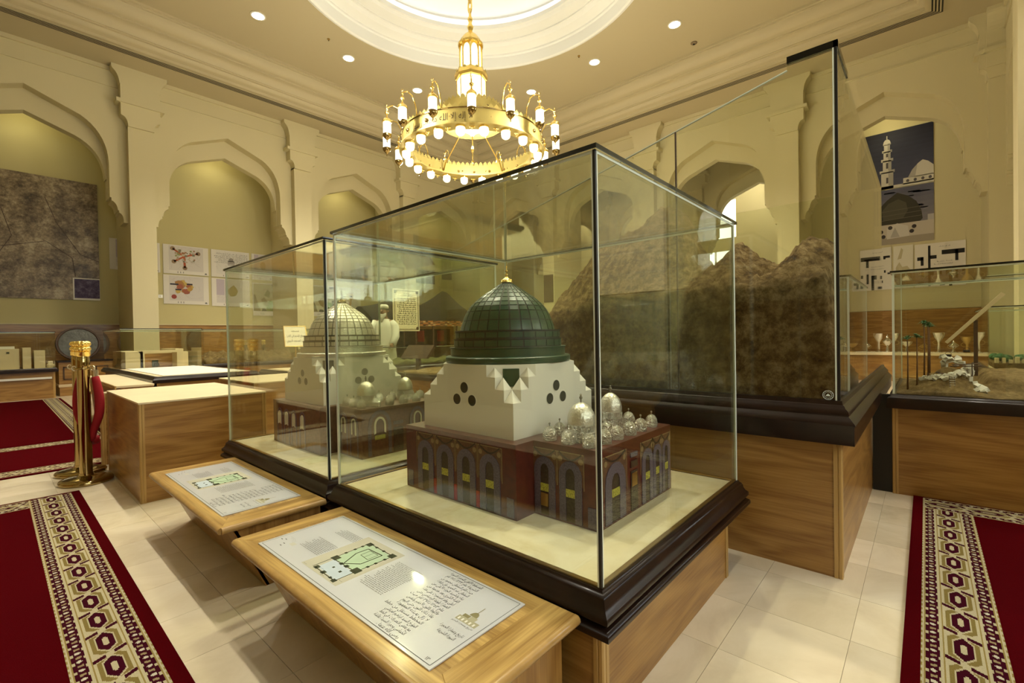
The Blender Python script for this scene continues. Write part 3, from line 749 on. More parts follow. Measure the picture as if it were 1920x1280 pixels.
    rows = [((.2535, 1.053), (.2535, 1.084)), ((.2475, 1.092), (.2475, 1.120))]
    ps = [0, 2, 4, 5, 6, 7, 8, 9, 10, 11]
    for a, b in zip(ps[:-1], ps[1:]): rows.append((a, b))
    for row in rows:
        q = MB(); gap = .0042
        pts = [row[0], row[1]] if isinstance(row[0], tuple) else prof[row[0]:row[1] + 1]
        if len(pts) == 2: pts = [pts[0], ((pts[0][0] + pts[1][0]) / 2, (pts[0][1] + pts[1][1]) / 2), pts[1]]
        # pull the ends in by the seam width
        def pull(p, o):
            L = math.hypot(o[0] - p[0], o[1] - p[1]); k = min(.3, .0028 / L); return (p[0] + (o[0] - p[0]) * k, p[1] + (o[1] - p[1]) * k)
        pts = [pull(pts[0], pts[1])] + pts[1:-1] + [pull(pts[-1], pts[-2])]
        na = 3; vs = []; h = .0022
        for lift in (h, -.001):
            for r, z in pts:
                for i in range(na + 1):
                    half = pi / NM - gap / max(r, .05) * .8
                    ang = -half + 2 * half * i / na
                    rr = r + lift * (.9 if r > .15 else .5); zz = z + lift * (0 if r > .2 else .8)
                    vs.append((rr * cos(ang), rr * sin(ang), zz))
        k = na + 1; m = len(pts); fs = []
        for j in range(m - 1):
            for i in range(na): fs.append((j * k + i, j * k + i + 1, (j + 1) * k + i + 1, (j + 1) * k + i))
        o2 = m * k
        edge = [i for i in range(k)] + [j * k + na for j in range(1, m)] + [(m - 1) * k + i for i in range(na - 1, -1, -1)] + [j * k for j in range(m - 2, 0, -1)]
        for i in range(len(edge)):
            e0, e1 = edge[i], edge[(i + 1) % len(edge)]
            fs.append((e0, o2 + e0, o2 + e1, e1))
        q.add([(x + ax, y + ay, z) for x, y, z in vs], fs)
        pl = q.build('plate', mA, shell, smooth=40, fixn=True, origin=A)
        for s in range(1, NM): inst(pl, shell, rot=(0, 0, 2 * pi * s / NM))
    # gilt finial
    fin = MB()
    for i in range(10):
        a = 2 * pi * i / 10; fin.ball((ax + .02 * cos(a), ay + .02 * sin(a), 1.364), .008, 8, 5)
    fin.lathe([(.03, 1.356), (.03, 1.362), (.012, 1.375), (.006, 1.385), (.009, 1.390), (.009, 1.394), (.004, 1.399), (.003, 1.404), (.0075, 1.409), (.0075, 1.413), (.003, 1.418), (.0025, 1.424), (.005, 1.428), (.005, 1.431), (.002, 1.436), (.0012, 1.456), (0, 1.458)], 12, A)
    fin.build('finial', M_GOLD if green else M_BRASS, t, smooth=50)
    # silver cupolas on the low roof
    small = [(1.465, 1.115), (1.56, 1.135), (1.455, 1.02), (1.452, .925), (1.543, .915), (1.636, .912), (1.739, .912), (1.839, .912), (1.958, 1.03), (1.95, .915), (1.686, .985), (1.79, 1.115), (1.62, 1.07), (1.955, 1.135), (1.70, 1.13)]
    for i, (x, y) in enumerate(small):
        y += dy; r = .0275 if i % 2 == 0 else .0255
        c = MB().lathe([(r, .686), (r * 1.04, .698), (r * 1.02, .710), (r * .90, .722), (r * .68, .732), (r * .36, .738), (.003, .740)], 16, (x, y, 0)).build('cupola', M_FOIL, t, smooth=50)
        MB().lathe([(.0016, .738), (.0016, .746), (.0036, .748), (.0042, .751), (.003, .754), (0, .756)], 8, (x, y, 0)).build('cupola_knob', M_SILVERD, c, smooth=50)
    for x, y, r in ((1.535, 1.012, .054), (1.865, 1.07, .049)):
        y += dy
        c = MB().lathe([(r * 1.12, .686), (r * 1.12, .724), (r * 1.05, .726), (r * 1.05, .750), (r, .752)], 24, (x, y, 0)).build('cupola_drum', M_FOIL, t, smooth=40)
        MB().lathe([(r, .750), (r * 1.02, .770), (r * .95, .790), (r * .78, .810), (r * .52, .824), (r * .25, .832), (.004, .835)], 24, (x, y, 0)).build('cupola_shell', M_SILVER, c, smooth=50)
        MB().lathe([(.003, .833), (.003, .846), (.0065, .850), (.0065, .856), (.003, .860), (.005, .864), (0, .870)], 10, (x, y, 0)).build('cupola_knob', M_SILVERD, c, smooth=50)
    return t
shrine(0.0, 'white and red shrine model with a dark green gridded dome, in the nearest glass case', True)
shrine(1.575, 'white and brown shrine model with a silver gridded dome, in the second glass case', False)
# ------------------------------------------------------------------ Arabic lettering (presentation forms, drawn right to left)
AR = {}
for ch, base, n in (('ء', 0xFE80, 1), ('آ', 0xFE81, 2), ('أ', 0xFE83, 2), ('ؤ', 0xFE85, 2), ('إ', 0xFE87, 2), ('ئ', 0xFE89, 4), ('ا', 0xFE8D, 2), ('ب', 0xFE8F, 4), ('ة', 0xFE93, 2), ('ت', 0xFE95, 4),
                    ('ث', 0xFE99, 4), ('ج', 0xFE9D, 4), ('ح', 0xFEA1, 4), ('خ', 0xFEA5, 4), ('د', 0xFEA9, 2), ('ذ', 0xFEAB, 2), ('ر', 0xFEAD, 2), ('ز', 0xFEAF, 2), ('س', 0xFEB1, 4), ('ش', 0xFEB5, 4),
                    ('ص', 0xFEB9, 4), ('ض', 0xFEBD, 4), ('ط', 0xFEC1, 4), ('ظ', 0xFEC5, 4), ('ع', 0xFEC9, 4), ('غ', 0xFECD, 4), ('ف', 0xFED1, 4), ('ق', 0xFED5, 4), ('ك', 0xFED9, 4), ('ل', 0xFEDD, 4),
                    ('م', 0xFEE1, 4), ('ن', 0xFEE5, 4), ('ه', 0xFEE9, 4), ('و', 0xFEED, 2), ('ى', 0xFEEF, 2), ('ي', 0xFEF1, 4)):
    AR[ch] = (base, n)
LAMALEF = {'ا': 0xFEFB, 'أ': 0xFEF7, 'إ': 0xFEF9, 'آ': 0xFEF5}
def shape(s):
    out = []; i = 0; joined = False
    while i < len(s):
        c = s[i]
        if c not in AR: out.append(c); joined = False; i += 1; continue
        if c == 'ل' and i + 1 < len(s) and s[i + 1] in LAMALEF:
            out.append(chr(LAMALEF[s[i + 1]] + (1 if joined else 0))); joined = False; i += 2; continue
        base, n = AR[c]
        nxt = n == 4 and i + 1 < len(s) and s[i + 1] in AR and AR[s[i + 1]][1] > 1
        if n == 4: f = (3 if nxt else 1) if joined else (2 if nxt else 0)
        elif n == 2: f = 1 if joined else 0
        else: f = 0
        out.append(chr(base + f)); joined = nxt; i += 1
    vis = []; run = []
    for ch in out:
        if ch.isdigit(): run.append(ch)
        else:
            if run: vis.append(''.join(run)); run = []
            vis.append(ch)
    if run: vis.append(''.join(run))
    return ''.join(reversed(vis))
_tcache = {}
def glyphs(s, arabic=True):
    """flat triangulated outlines of a line of text, 1 unit high em, right edge at x=0"""
    k = (s, arabic)
    if k not in _tcache:
        cu = bpy.data.curves.new('txt', 'FONT'); cu.body = shape(s) if arabic else s; cu.resolution_u = 2
        o = bpy.data.objects.new('txt', cu); COL.objects.link(o)
        dg = bpy.context.evaluated_depsgraph_get(); dg.update()
        me = bpy.data.meshes.new_from_object(o.evaluated_get(dg))
        vs = [tuple(v.co) for v in me.vertices]; fs = [tuple(p.vertices) for p in me.polygons]
        bpy.data.objects.remove(o); bpy.data.curves.remove(cu); bpy.data.meshes.remove(me)
        xr = max([v[0] for v in vs] or [0]); xl = min([v[0] for v in vs] or [0])
        _tcache[k] = ([(v[0] - xr, v[1]) for v in vs], fs, xr - xl)
    return _tcache[k]
def text_line(mb, s, mp, p, q, size, width=None, mi=0, center=False, arabic=True):
    """p,q: right end of baseline in sheet coordinates (p to the right, q up); mp(p,q) -> world"""
    vs, fs, w = glyphs(s, arabic)
    sx = size if width is None else min(width / max(w, 1e-6), size * 1.6)
    off = w * sx / 2 if center else 0
    mb.add([mp(p + off + x * sx, q + y * size) for x, y in vs], fs, mi)

def greek(mb, mp, p0, p1, q0, q1, pitch, rnd, hh=.30, skip=0.0, mi=0, short=0.25):
    """rows of tiny broken strokes standing for text too fine to read"""
    q = q1 - pitch
    while q > q0:
        p = p1; end = p0 + (p1 - p0) * rnd.random() * short
        while p > end + .002:
            w = pitch * (.6 + 1.6 * rnd.random())
            a = max(p - w, end)
            if rnd.random() > skip:
                h = pitch * hh
                mb.add([mp(a, q), mp(p, q), mp(p, q + h * .55), mp(a, q + h * .55)], [(0, 1, 2, 3)], mi)
                for _ in range(2):
                    x = a + (p - a) * rnd.random(); hx = pitch * .09
                    mb.add([mp(x - hx, q), mp(x + hx, q), mp(x + hx, q + h * 1.7), mp(x - hx, q + h * 1.7)], [(0, 1, 2, 3)], mi)
            p = a - pitch * .28
        q -= pitch

def flat(mb, mp, pts, c):
    mb.col = c; mb.add([mp(a, b) for a, b in pts], [tuple(range(len(pts)))])
def frect(mb, mp, a0, a1, b0, b1, c): flat(mb, mp, [(a0, b0), (a1, b0), (a1, b1), (a0, b1)], c)
def fline(mb, mp, a, b, w, c):
    d = Vector((b[0] - a[0], b[1] - a[1])); n = Vector((-d.y, d.x)).normalized() * w / 2
    flat(mb, mp, [(a[0] - n.x, a[1] - n.y), (b[0] - n.x, b[1] - n.y), (b[0] + n.x, b[1] + n.y), (a[0] + n.x, a[1] + n.y)], c)

# ------------------------------------------------------------------ reading desks with printed plan panels
LINES1 = ['المسقط الأفقي للحجرة النبوية', 'الشريفة عام ١٢٣٣هـ/١٨١٧م', 'حيث قام السلطان محمود بن', 'السلطان عبد الحميد خان بإعادة', 'بناء وتشييد الجزء الأعلى من', 'القبة الكبرى بعد هدمها من',
          'أعلى وقد استمرت على هذه', 'العمارة بلونها الرصاصي حتى', 'عام ١٢٥٣هـ/١٨٣٧م حيث', 'طلاؤها باللون الأخضر ولنفس', 'بقاء ذلك اللون حتى اليوم', 'لا زال بهيئته المعهودة', 'المخطط مستقل من خطط', 'المؤرخ السيد ابراهيم العياشي', 'مع بعض التعديلات في الخط', 'الخماسي وحجرة السيدة عائشة', 'رضي الله عنها .']

def desk(y0, y1, label, lines, num, seed):
    x0, xb, zt = .612, 1.052, .333
    t = thing('reading_desk', label, 'desk', (.9, (y0 + y1) / 2, 0))
    # body: sides plus a front that leans in towards the floor
    MB().prism([(.80, 0), (1.052, 0), (1.052, .30), (.665, .30)], y0 + .05, y0 + .068, lambda a, b, d: (a, d, b)).build('side_panel', M_OAKZ, t)
    MB().prism([(.80, 0), (1.052, 0), (1.052, .30), (.665, .30)], y1 - .038, y1 - .02, lambda a, b, d: (a, d, b)).build('side_panel', M_OAKZ, t)
    MB().prism([(.795, 0), (.812, 0), (.678, .30), (.66, .30)], y0 + .05, y1 - .02, lambda a, b, d: (a, d, b)).build('front_panel', M_OAKZ, t)
    # top: four mitred boards with a rounded nose
    w = .055
    tp = [(x0, y0), (xb, y0), (xb, y1), (x0, y1)]; ti = [(x0 + w, y0 + w * 1.9), (xb, y0 + w * 1.9), (xb, y1 - w * 1.6), (x0 + w, y1 - w * 1.6)]
    for nm, idx, m in (('front_board', (0, 3), M_OAKTOPY), ('end_board', (0, 1), M_OAKTOPX), ('end_board', (3, 2), M_OAKTOPX)):
        a, b = idx
        MB().prism([tp[a], tp[b], ti[b], ti[a]], .306, zt, lambda p, q, d: (p, q, d)).build(nm, m, t, bevel=.0015)
    MB().box(x0 + w, xb, ti[0][1], ti[3][1], .306, zt - .001).build('centre_board', M_OAKTOPY, t)
    q = MB(); r = .0145
    path = [(xb, y0 - .002, .319), (x0 - .002, y0 - .002, .319), (x0 - .002, y1 + .002, .319), (xb, y1 + .002, .319)]
    for a, b in zip(path[:-1], path[1:]): q.tube([a, b], r, 10)
    q.build('nosing', M_NOSE, t, smooth=50)
    # printed panel: p runs to the reader's right (-Y), q away from the reader (+X)
    Y = lambda y: y - y0 + .722   # authored for the first desk
    px0, px1, pa, pb = .652, .995, y0 + .133, y1 - .113
    pn = MB().box(px0, px1, pa, pb, zt, zt + .004).build('info_panel', plain('panel_board_%d' % seed, (.60, .605, .62), .3, spec=.5, coat=.8), t, bevel=.0006)
    H = pb - pa
    S = H / 1.027
    def mpz(z):
        return lambda p, q: (q, pb - (1.885 + p) * S, z)
    # sheet coordinates use p = -Y of the first desk, q = X
    z0 = zt + .0045
    pr = MB(); m1, m2, m3 = mpz(z0), mpz(z0 + .0002), mpz(z0 + .0004)
    INK = (.03, .03, .025); OL = (.055, .06, .025)
    for a, b in (((.662, -1.873), (.662, -.868)), ((.662, -.868), (.985, -.868)), ((.985, -.868), (.985, -1.873)), ((.985, -1.873), (.662, -1.873))):
        fline(pr, m1, (a[1], a[0]), (b[1], b[0]), .0016, INK)
    frect(pr, m1, -1.605, -1.368, .690, .948, (.50, .47, .36))
    flat(pr, m2, [(-1.532, .712), (-1.535, .772), (-1.402, .772), (-1.402, .706)], (.48, .55, .60))
    flat(pr, m2, [(-1.545, .772), (-1.548, .918), (-1.399, .914), (-1.395, .776)], (.42, .54, .36))
    for a, b in ((( -1.535, .706), (-1.402, .703)), ((-1.548, .706), (-1.55, .92)), ((-1.55, .92), (-1.397, .917)), ((-1.397, .917), (-1.40, .703)), ((-1.54, .774), (-1.40, .776))):
        fline(pr, m3, a, b, .0035, OL)
    pent = [(-1.483, .779), (-1.517, .846), (-1.514, .892), (-1.431, .896), (-1.434, .815)]
    for a, b in zip(pent, pent[1:] + pent[:1]): fline(pr, m3, a, b, .0045, OL)
    inn = [(-1.494, .85), (-1.494, .888), (-1.444, .888), (-1.443, .846)]
    for a, b in zip(inn, inn[1:] + inn[:1]): fline(pr, m3, a, b, .0022, OL)
    fline(pr, m3, (-1.47, .849), (-1.469, .888), .0016, OL)
    for p, q2, s in ((-1.542, .783, .016), (-1.405, .781, .018), (-1.541, .915, .014), (-1.400, .916, .015), (-1.531, .710, .011), (-1.480, .707, .010), (-1.403, .703, .010), (-1.487, .774, .008), (-1.457, .776, .009),
                     (-1.485, .745, .005), (-1.440, .744, .006), (-1.549, .825, .006), (-1.549, .86, .006), (-1.549, .89, .006), (-1.398, .82, .006), (-1.398, .85, .006), (-1.398, .885, .006), (-1.50, .918, .006), (-1.455, .918, .006), (-1.43, .705, .006)):
        frect(pr, m3, p - s, p + s, q2 - s * .8, q2 + s * .8, OL)
    for a, b in ((-1.836, .735), (-1.852, .726), (-1.80, .70), (-1.806, .715)): frect(pr, m1, a - .006, a + .006, b - .0015, b + .0015, INK)
    frect(pr, m1, -1.786, -1.757, .724, .742, (.55, .53, .45))
    for k in range(3): fline(pr, m1, (-1.845 + .012 * k, .76), (-1.78, .735 + .006 * k), .0007, (.35, .35, .33))
    # small emblem of the domed building, in olive tones
    E1, E2 = (.24, .21, .10), (.40, .37, .24)
    eb = .822; ec = -.925
    frect(pr, m2, ec - .038, ec + .038, eb, eb + .020, E2); frect(pr, m2, ec - .030, ec - .006, eb + .02, eb + .032, E1); frect(pr, m2, ec - .004, ec + .018, eb + .02, eb + .034, E2)
    flat(pr, m3, [(ec - .002 + .014 * cos(a), eb + .034 + .020 * sin(a)) for a in [pi * i / 10 for i in range(11)]], E1)
    fline(pr, m3, (ec - .002, eb + .05), (ec - .002, eb + .082), .0022, E1)
    for k in range(5): frect(pr, m3, ec - .032 + .014 * k, ec - .026 + .014 * k, eb + .003, eb + .013, (.70, .68, .60))
    pr.build('printed_plan', M_MATTE, pn, fixn=False)
    tx = MB(); rnd = random.Random(seed)
    greek(tx, m2, -1.765, -1.612, .748, .832, .0075, rnd); greek(tx, m2, -1.755, -1.606, .880, .930, .0075, rnd)
    greek(tx, m2, -1.358, -1.215, .750, .912, .0072, rnd)
    for k in range(6): greek(tx, m3, -1.60 + .04 * k, -1.575 + .04 * k, .692 + .01 * (k % 3), .70 + .01 * (k % 3), .005, rnd)
    tx.build('fine_print', plain('grey_ink_%d' % seed, (.16, .155, .14), .5), pn, fixn=False)
    tx = MB()
    n = len(lines)
    for k, s in enumerate(lines):
        text_line(tx, s, m2, -1.008, .966 - (.966 - .668) * k / 16.0, .0165, width=(.140 if len(s) > 20 else None))
    text_line(tx, 'تاريخ وعمارة الحجرة', m2, -.883, .776, .0155, width=.088)
    text_line(tx, 'النبوية الشريفة', m2, -.893, .755, .0155, width=.066)
    text_line(tx, 'تاريخ وعمارة الحرم', m2, -.886, .812, .0075, width=.078)
    text_line(tx, num, m2, -.884, .668, .016)
    tx.build('lettering', M_INK, pn, fixn=False)
    return t
desk(.722, 1.995, 'oak reading desk with a white plan panel, nearest, below the green dome', LINES1, '١٣', 3)
desk(2.165, 3.405, 'oak reading desk with a white plan panel, farther left, below the silver dome', ['المسقط الأفقي للحجرة النبوية', 'الشريفة في عهد السلطان', 'قايتباي عام ٨٨٨هـ/١٤٨٣م', 'حيث قام السلطان بإعادة', 'بناء القبة الكبرى'] + LINES1[5:], '١٢', 4)

# ------------------------------------------------------------------ carpets
RED, DRED, CRM, GLD, OLV, TAN = (.082, .0006, .0025), (.055, .004, .012), (.60, .52, .33), (.36, .27, .085), (.27, .20, .06), (.40, .31, .16)
def hexd(x, y, w, h):
    return max(abs(x) / w, (abs(x) * .45 / w + abs(y) * .72 / h))
def motif(x, v):
    """x -1..1 across the middle strip, v 0..1 along one repeat"""
    y = (v - .44) * 2.0
    d1 = hexd(x, y, .50, .56)
    if d1 < 1: return CRM if hexd(x, y, .20, .26) < 1 else DRED
    if d1 < 1.16: return CRM
    k = (v - .92 if v > .5 else v + .08) - x * .13
    if abs(k) < .055: return DRED if abs(x) > .24 else CRM
    if abs(k) < .085: return CRM
    if hexd(x, y, .86, .86) < 1: return OLV
    if abs(k - .0) < .16 and abs(x) < .3: return CRM if (abs(k) * 40) % 2 < 1 else OLV
    return CRM
def chain(x, v):
    """x -1..1 across, v 0..1 along one link"""
    if (x / .42) ** 2 + ((v - .3) / .14) ** 2 < 1: return (.74, .68, .52)
    if abs(x) < .5 and abs(v - .78 - .08 * x) < .11: return TAN
    if abs(x) > .72 and (v + (.5 if x > 0 else 0)) % 1 < .3: return CRM
    return DRED
def band_col(u, v):
    """u 0..1 across the whole border, v metres along it"""
    f = min(u, 1 - u)
    if f < .035: return CRM if int(v / .018) % 2 or f > .018 else GLD
    if f < .062: return GLD
    if f < .225: return chain((f - .1435) / .082, (v / .062 + (.4 if u > .5 else 0)) % 1)
    if f < .252: return CRM
    if f < .285: return GLD
    return motif((u - .5) / .215, (v / .195) % 1)
def carpet(name, label, x0, x1, y0, y1, bands, grp=None):
    """bands: ('x'|'y', start, from, to, cells across); each border is 0.218 m wide"""
    t = MB(); W = .218
    t.col = RED; t.box(x0, x1, y0, y1, .0, .011)
    V, Fc, Cc = t.v, t.f, t.c
    for bi, (ax, s, a, b, nu) in enumerate(bands):
        C = W / nu; n = int(abs(b - a) / C); zz = .0112 + .0003 * bi
        for v in range(n):
            q0, q1 = a + v * C, a + (v + 1) * C
            u = 0
            while u < nu:
                c = band_col((u + .5) / nu, (v + .5) * C); e = u + 1
                while e < nu and band_col((e + .5) / nu, (v + .5) * C) == c: e += 1
                p0, p1 = s + u * C, s + e * C; k = len(V)
                V += [(p0, q0, zz), (p1, q0, zz), (p1, q1, zz), (p0, q1, zz)] if ax == 'y' else [(q0, p0, zz), (q1, p0, zz), (q1, p1, zz), (q0, p1, zz)]
                Fc.append((k, k + 1, k + 2, k + 3) if ax == 'y' else (k, k + 1, k + 2, k + 3)); Cc.append(c); t.m.append(0)
                u = e
    o = t.build(name, M_CARPET, fixn=False)
    return tag(o, label, 'carpet', grp)
carpet('carpet_runner', 'dark red carpet with a woven gold border, in the left foreground', -1.1, .41, -.95, 4.71, [('x', 4.462, -1.05, .36, 54), ('y', .145, .6, 4.679, 54)])
carpet('carpet_runner', 'dark red carpet with a woven gold border, on the right beside the oak plinths', 1.2, 3.995, -.96, .065, [('x', -.2, 1.3, 3.975, 54), ('y', 3.757, -.94, .012, 54)])
carpet('carpet_runner', 'dark red cross carpet behind the brass stanchion, gold bands along both edges', -1.1, 1.0, 5.62, 7.30, [('x', 5.66, -1.05, .95, 27), ('x', 7.02, -1.05, .95, 27)])
carpet('carpet_runner', 'far dark red carpet reaching the wall display case on the left', -1.1, .90, 7.32, 13.05, [('y', .64, 7.34, 13.0, 27)])
from mathutils import noise as mnoise
def interp(pts, x):
    if x <= pts[0][0]: return pts[0][1]
    for (a, u), (b, v) in zip(pts[:-1], pts[1:]):
        if x <= b:
            t = (x - a) / (b - a); return u + (v - u) * t
    return pts[-1][1]
def heightfield(x0, x1, y0, y1, nx, ny, fn, zb, skirt=True):
    q = MB(); vs = []; fs = []
    for j in range(ny + 1):
        for i in range(nx + 1):
            x = x0 + (x1 - x0) * i / nx; y = y0 + (y1 - y0) * j / ny
            p = fn(x, y); vs.append(p if isinstance(p, tuple) else (x, y, p))
    k = nx + 1
    for j in range(ny):
        for i in range(nx): fs.append((j * k + i, j * k + i + 1, (j + 1) * k + i + 1, (j + 1) * k + i))
    if skirt:
        n0 = len(vs)
        ring = [i for i in range(k)] + [j * k + nx for j in range(1, ny + 1)] + [ny * k + i for i in range(nx - 1, -1, -1)] + [j * k for j in range(ny - 1, 0, -1)]
        for r in ring: vs.append((vs[r][0], vs[r][1], zb))
        m = len(ring)
        for i in range(m): fs.append((ring[(i + 1) % m], ring[i], n0 + i, n0 + (i + 1) % m))
    q.add(vs, fs); return q

# ------------------------------------------------------------------ tall case with the mountain relief
TX0, TX1, TY0, TY1 = 2.47, 5.2, .282, 3.0
tc = thing('display_case', 'tallest glass case on a dark oak plinth holding the brown mountain relief', 'display case', (3.8, 1.6, 0))
oak_base(tc, (TX0, TX1, TY0 - .006, TY1), .61)
MB().rectring((TX0, TX1, TY0, TY1), [(-.02, .79), (.008, .79), (.012, .772), (.018, .768), (.022, .758), (.032, .748), (.036, .735), (.034, .726), (.046, .712), (.056, .700), (.060, .692), (.056, .686), (.056, .606), (-.02, .606)], close=True).build('moulding', M_DARK, tc, smooth=40)
MB().box(TX0 + .02, TX1 - .02, TY0 + .02, TY1 - .02, .74, .788).build('deck', M_DKWOOD, tc)
ZT = 2.335
top = [(TY0, .79), (TY1, .79), (TY1, 1.74), (1.286, 2.12), (.472, 2.305), (.472, ZT), (TY0, ZT)]
mpX = lambda p, q, d: (TX0 + d, p, q)
MB().prism(top, 0, .01, mpX).build('front_pane', M_GLASS, tc)
pane(tc, 'side_pane', TX0, TX1, TY0, TY0 + .01, .79, ZT)
pane(tc, 'side_pane', TX0 + .011, TX1, TY1 - .01, TY1, .79, 1.74)
pane(tc, 'back_pane', TX1 - .01, TX1, TY0 + .011, TY1 - .011, .79, ZT)
MB().box(TX0 - .002, TX0 + .012, TY0 - .004, .472, ZT - .002, ZT + .028).build('corner_cap', M_BLKGLOSS, tc)
MB().box(TX0 - .002, TX0 + .35, TY0 - .004, TY0 + .012, ZT - .002, ZT + .028).build('corner_cap', M_BLKGLOSS, tc)
MB().box(TX0 - .002, TX0 + .009, TY0 - .002, TY0 + .009, .79, ZT).build('corner_seam', M_BLACK, tc)
q = MB().box(TX0 - .001, TX0 + .002, TY0 + .010, TY0 + .016, .79, ZT); q.build('polished_edge_glint', M_EDGE, tc)  # painted highlight beside the black corner seam
MB().prism([(.472, 2.300), (1.286, 2.116), (TY1, 1.736), (TY1, 1.741), (1.286, 2.121), (.472, 2.305)], -.0005, .0105, mpX).build('polished_edge_glint', M_EDGE, tc)
for y in (1.0,): MB().box(TX0 - .0005, TX0 + .0105, y - .003, y + .003, .79, 2.18).build('pane_joint', M_DKWOOD, tc)
# ring emblem etched low on the front pane
em = MB(); c = (.325, .812)
for r0, r1 in ((.021, .019), (.014, .0128)):
    for i in range(32):
        a, b = 2 * pi * i / 32, 2 * pi * (i + 1) / 32
        em.add([mpX(c[0] + r * cos(t), c[1] + r * sin(t), -.0006) for r, t in ((r0, a), (r0, b), (r1, b), (r1, a))], [(0, 1, 2, 3)])
em.add([mpX(c[0] + a, c[1] + b, -.0006) for a, b in ((-.009, -.005), (.009, -.005), (.005, .002), (0, .006), (-.005, .002))], [(0, 1, 2, 3, 4)])
for k in range(12):
    a = 2 * pi * k / 12; em.add([mpX(c[0] + r * cos(a + t), c[1] + r * sin(a + t), -.0006) for r, t in ((.0165, -.1), (.0165, .1), (.018, .1), (.018, -.1))], [(0, 1, 2, 3)])
em.build('etched_emblem', M_EDGE, tc, fixn=False)

R1 = [(.28, 1.50), (.352, 1.545), (.42, 1.60), (.483, 1.622), (.535, 1.595), (.59, 1.525), (.645, 1.482), (.70, 1.52), (.788, 1.603), (.863, 1.655), (.927, 1.597), (1.009, 1.522), (1.146, 1.466), (1.329, 1.411), (1.527, 1.366), (1.743, 1.30), (2.1, 1.16), (2.6, .96), (3.0, .83)]
H2 = [(.28, 1.0), (.8, 1.05), (1.1, 1.35), (1.281, 1.60), (1.387, 1.74), (1.469, 1.93), (1.54, 2.12), (1.618, 2.175), (1.754, 2.19), (1.934, 2.08), (2.069, 2.03), (2.356, 1.92), (2.543, 1.73), (2.81, 1.48), (2.95, 1.27), (3.0, 1.1)]
def mount(x, y):
    r = interp(R1, y); h = interp(H2, y)
    u = x - 2.50
    wall = min(r - .02, 1.32)
    if u < .06: f1 = .80 + (wall - .80) * (u / .06)
    elif u < .62:
        t = (u - .06) / .56; f1 = wall + (r - wall) * (t ** .8)
    else:
        t = min(1, (u - .62) / .55); f1 = r - (r - .95) * (t * t * (3 - 2 * t))
    d = (x - 4.0); t = min(1, abs(d) / (.85 if d < 0 else .95)); f2 = h - (h - .85) * (t * t * (3 - 2 * t))
    z = max(f1, f2)
    n = mnoise.fractal(Vector((x * 5, y * 5, 3.1)), .7, 2.1, 7) * .040 + abs(mnoise.noise(Vector((x * 19, y * 19, 9)))) * .035 + mnoise.noise(Vector((x * 45, y * 45, 2))) * .008
    if u < .03: n *= .3
    z = max(.80, z + n)
    dx = mnoise.fractal(Vector((y * 9, z * 9, x * 3)), .8, 2.1, 5) * .024 if u < .2 else 0
    e = min(1, (y - .295) / .05, (2.985 - y) / .05)
    z = .80 + (z - .80) * max(.0, min(1, .35 + .65 * e))
    return (max(2.492, x + dx), y, z)
mo = heightfield(2.50, 5.16, .296, 2.985, 170, 190, mount, .789).build('mountain_relief', M_ROCK, smooth=True, fixn=True)
tag(mo, 'rugged brown mountain relief with two peaks and a flat cut front, inside the tallest case', 'model')
# rubble at the foot of the relief
rnd = random.Random(5)

# ------------------------------------------------------------------ right-hand case with the desert well scene
rc = thing('display_case', 'glass case at the right edge with a desert well scene, on an oak plinth', 'display case', (4.6, -.4, 0))
RX0, RX1, RY0, RY1 = 4.0, 5.3, -1.10, .165
oak_base(rc, (RX0 + .002, RX1, RY0, RY1 + .006), .572)
MB().rectring((RX0, RX1, RY0, RY1), [(-.02, .668), (.006, .668), (.012, .655), (.024, .648), (.030, .636), (.032, .575), (-.02, .575)], close=True).build('moulding', M_DARK, rc, smooth=40)
MB().box(RX0 + .01, RX1 - .01, RY0 + .01, RY1 - .01, .64, .664).build('deck', M_DKWOOD, rc)
glass_box(rc, (RX0, RX1, RY0, RY1), .668, 1.474)
MB().box(4.02, 4.06, RY1 + .007, TY0 - .007, 0, .66).build('gap_darkener', M_BLACK, rc)  # black board added to keep the gap between the two cases dark
def dune(x, y):
    a = math.exp(-(((x - 4.32) / .21) ** 2 + ((y + .09) / .16) ** 2)); b = math.exp(-(((x - 4.24) / .10) ** 2 + ((y + .15) / .09) ** 2))
    r = 1 / (1 + math.exp(-(-.30 - y) * 60)); 
    z = .672 + .135 * a + .045 * b + .105 * r * (1 / (1 + math.exp(-(x - 4.28) * 40)))
    return z + mnoise.fractal(Vector((x * 14, y * 14, 1)), .8, 2.1, 5) * .010 * (1 + 2.2 * a)
tag(heightfield(4.02, 5.27, -1.07, .145, 90, 90, dune, .664).build('sand_terrain', M_SAND, smooth=True), 'sandy mound and raised bank inside the right-hand glass case', 'model')
def palm(x, y, z0, h, label):
    t = thing('model_palm', label, 'palm model', (x, y, z0), 'model palms in the right-hand case')
    MB().tube([(x, y, z0), (x + .003, y - .002, z0 + h * .5), (x + .002, y, z0 + h)], [.0055, .004, .003], 8).build('trunk', M_TRUNK, t, smooth=True)
    q = MB(); r = random.Random(int(x * 1000))
    for k in range(22):
        a = 2 * pi * k / 22 + r.random() * .3; el = .1 + 1.2 * r.random(); L = .040 + .014 * r.random()
        d = Vector((cos(a) * cos(el), sin(a) * cos(el), sin(el) * .9)); s = Vector((-sin(a), cos(a), 0)) * .006
        p0 = Vector((x, y, z0 + h)); p1 = p0 + d * L * .55 + Vector((0, 0, .004)); p2 = p0 + d * L + Vector((0, 0, -.010))
        q.add([p0 - s * .3, p0 + s * .3, p1 + s, p1 - s, p2], [(0, 1, 2, 3), (3, 2, 4)])
    q.build('fronds', M_LEAF, t, fixn=False)
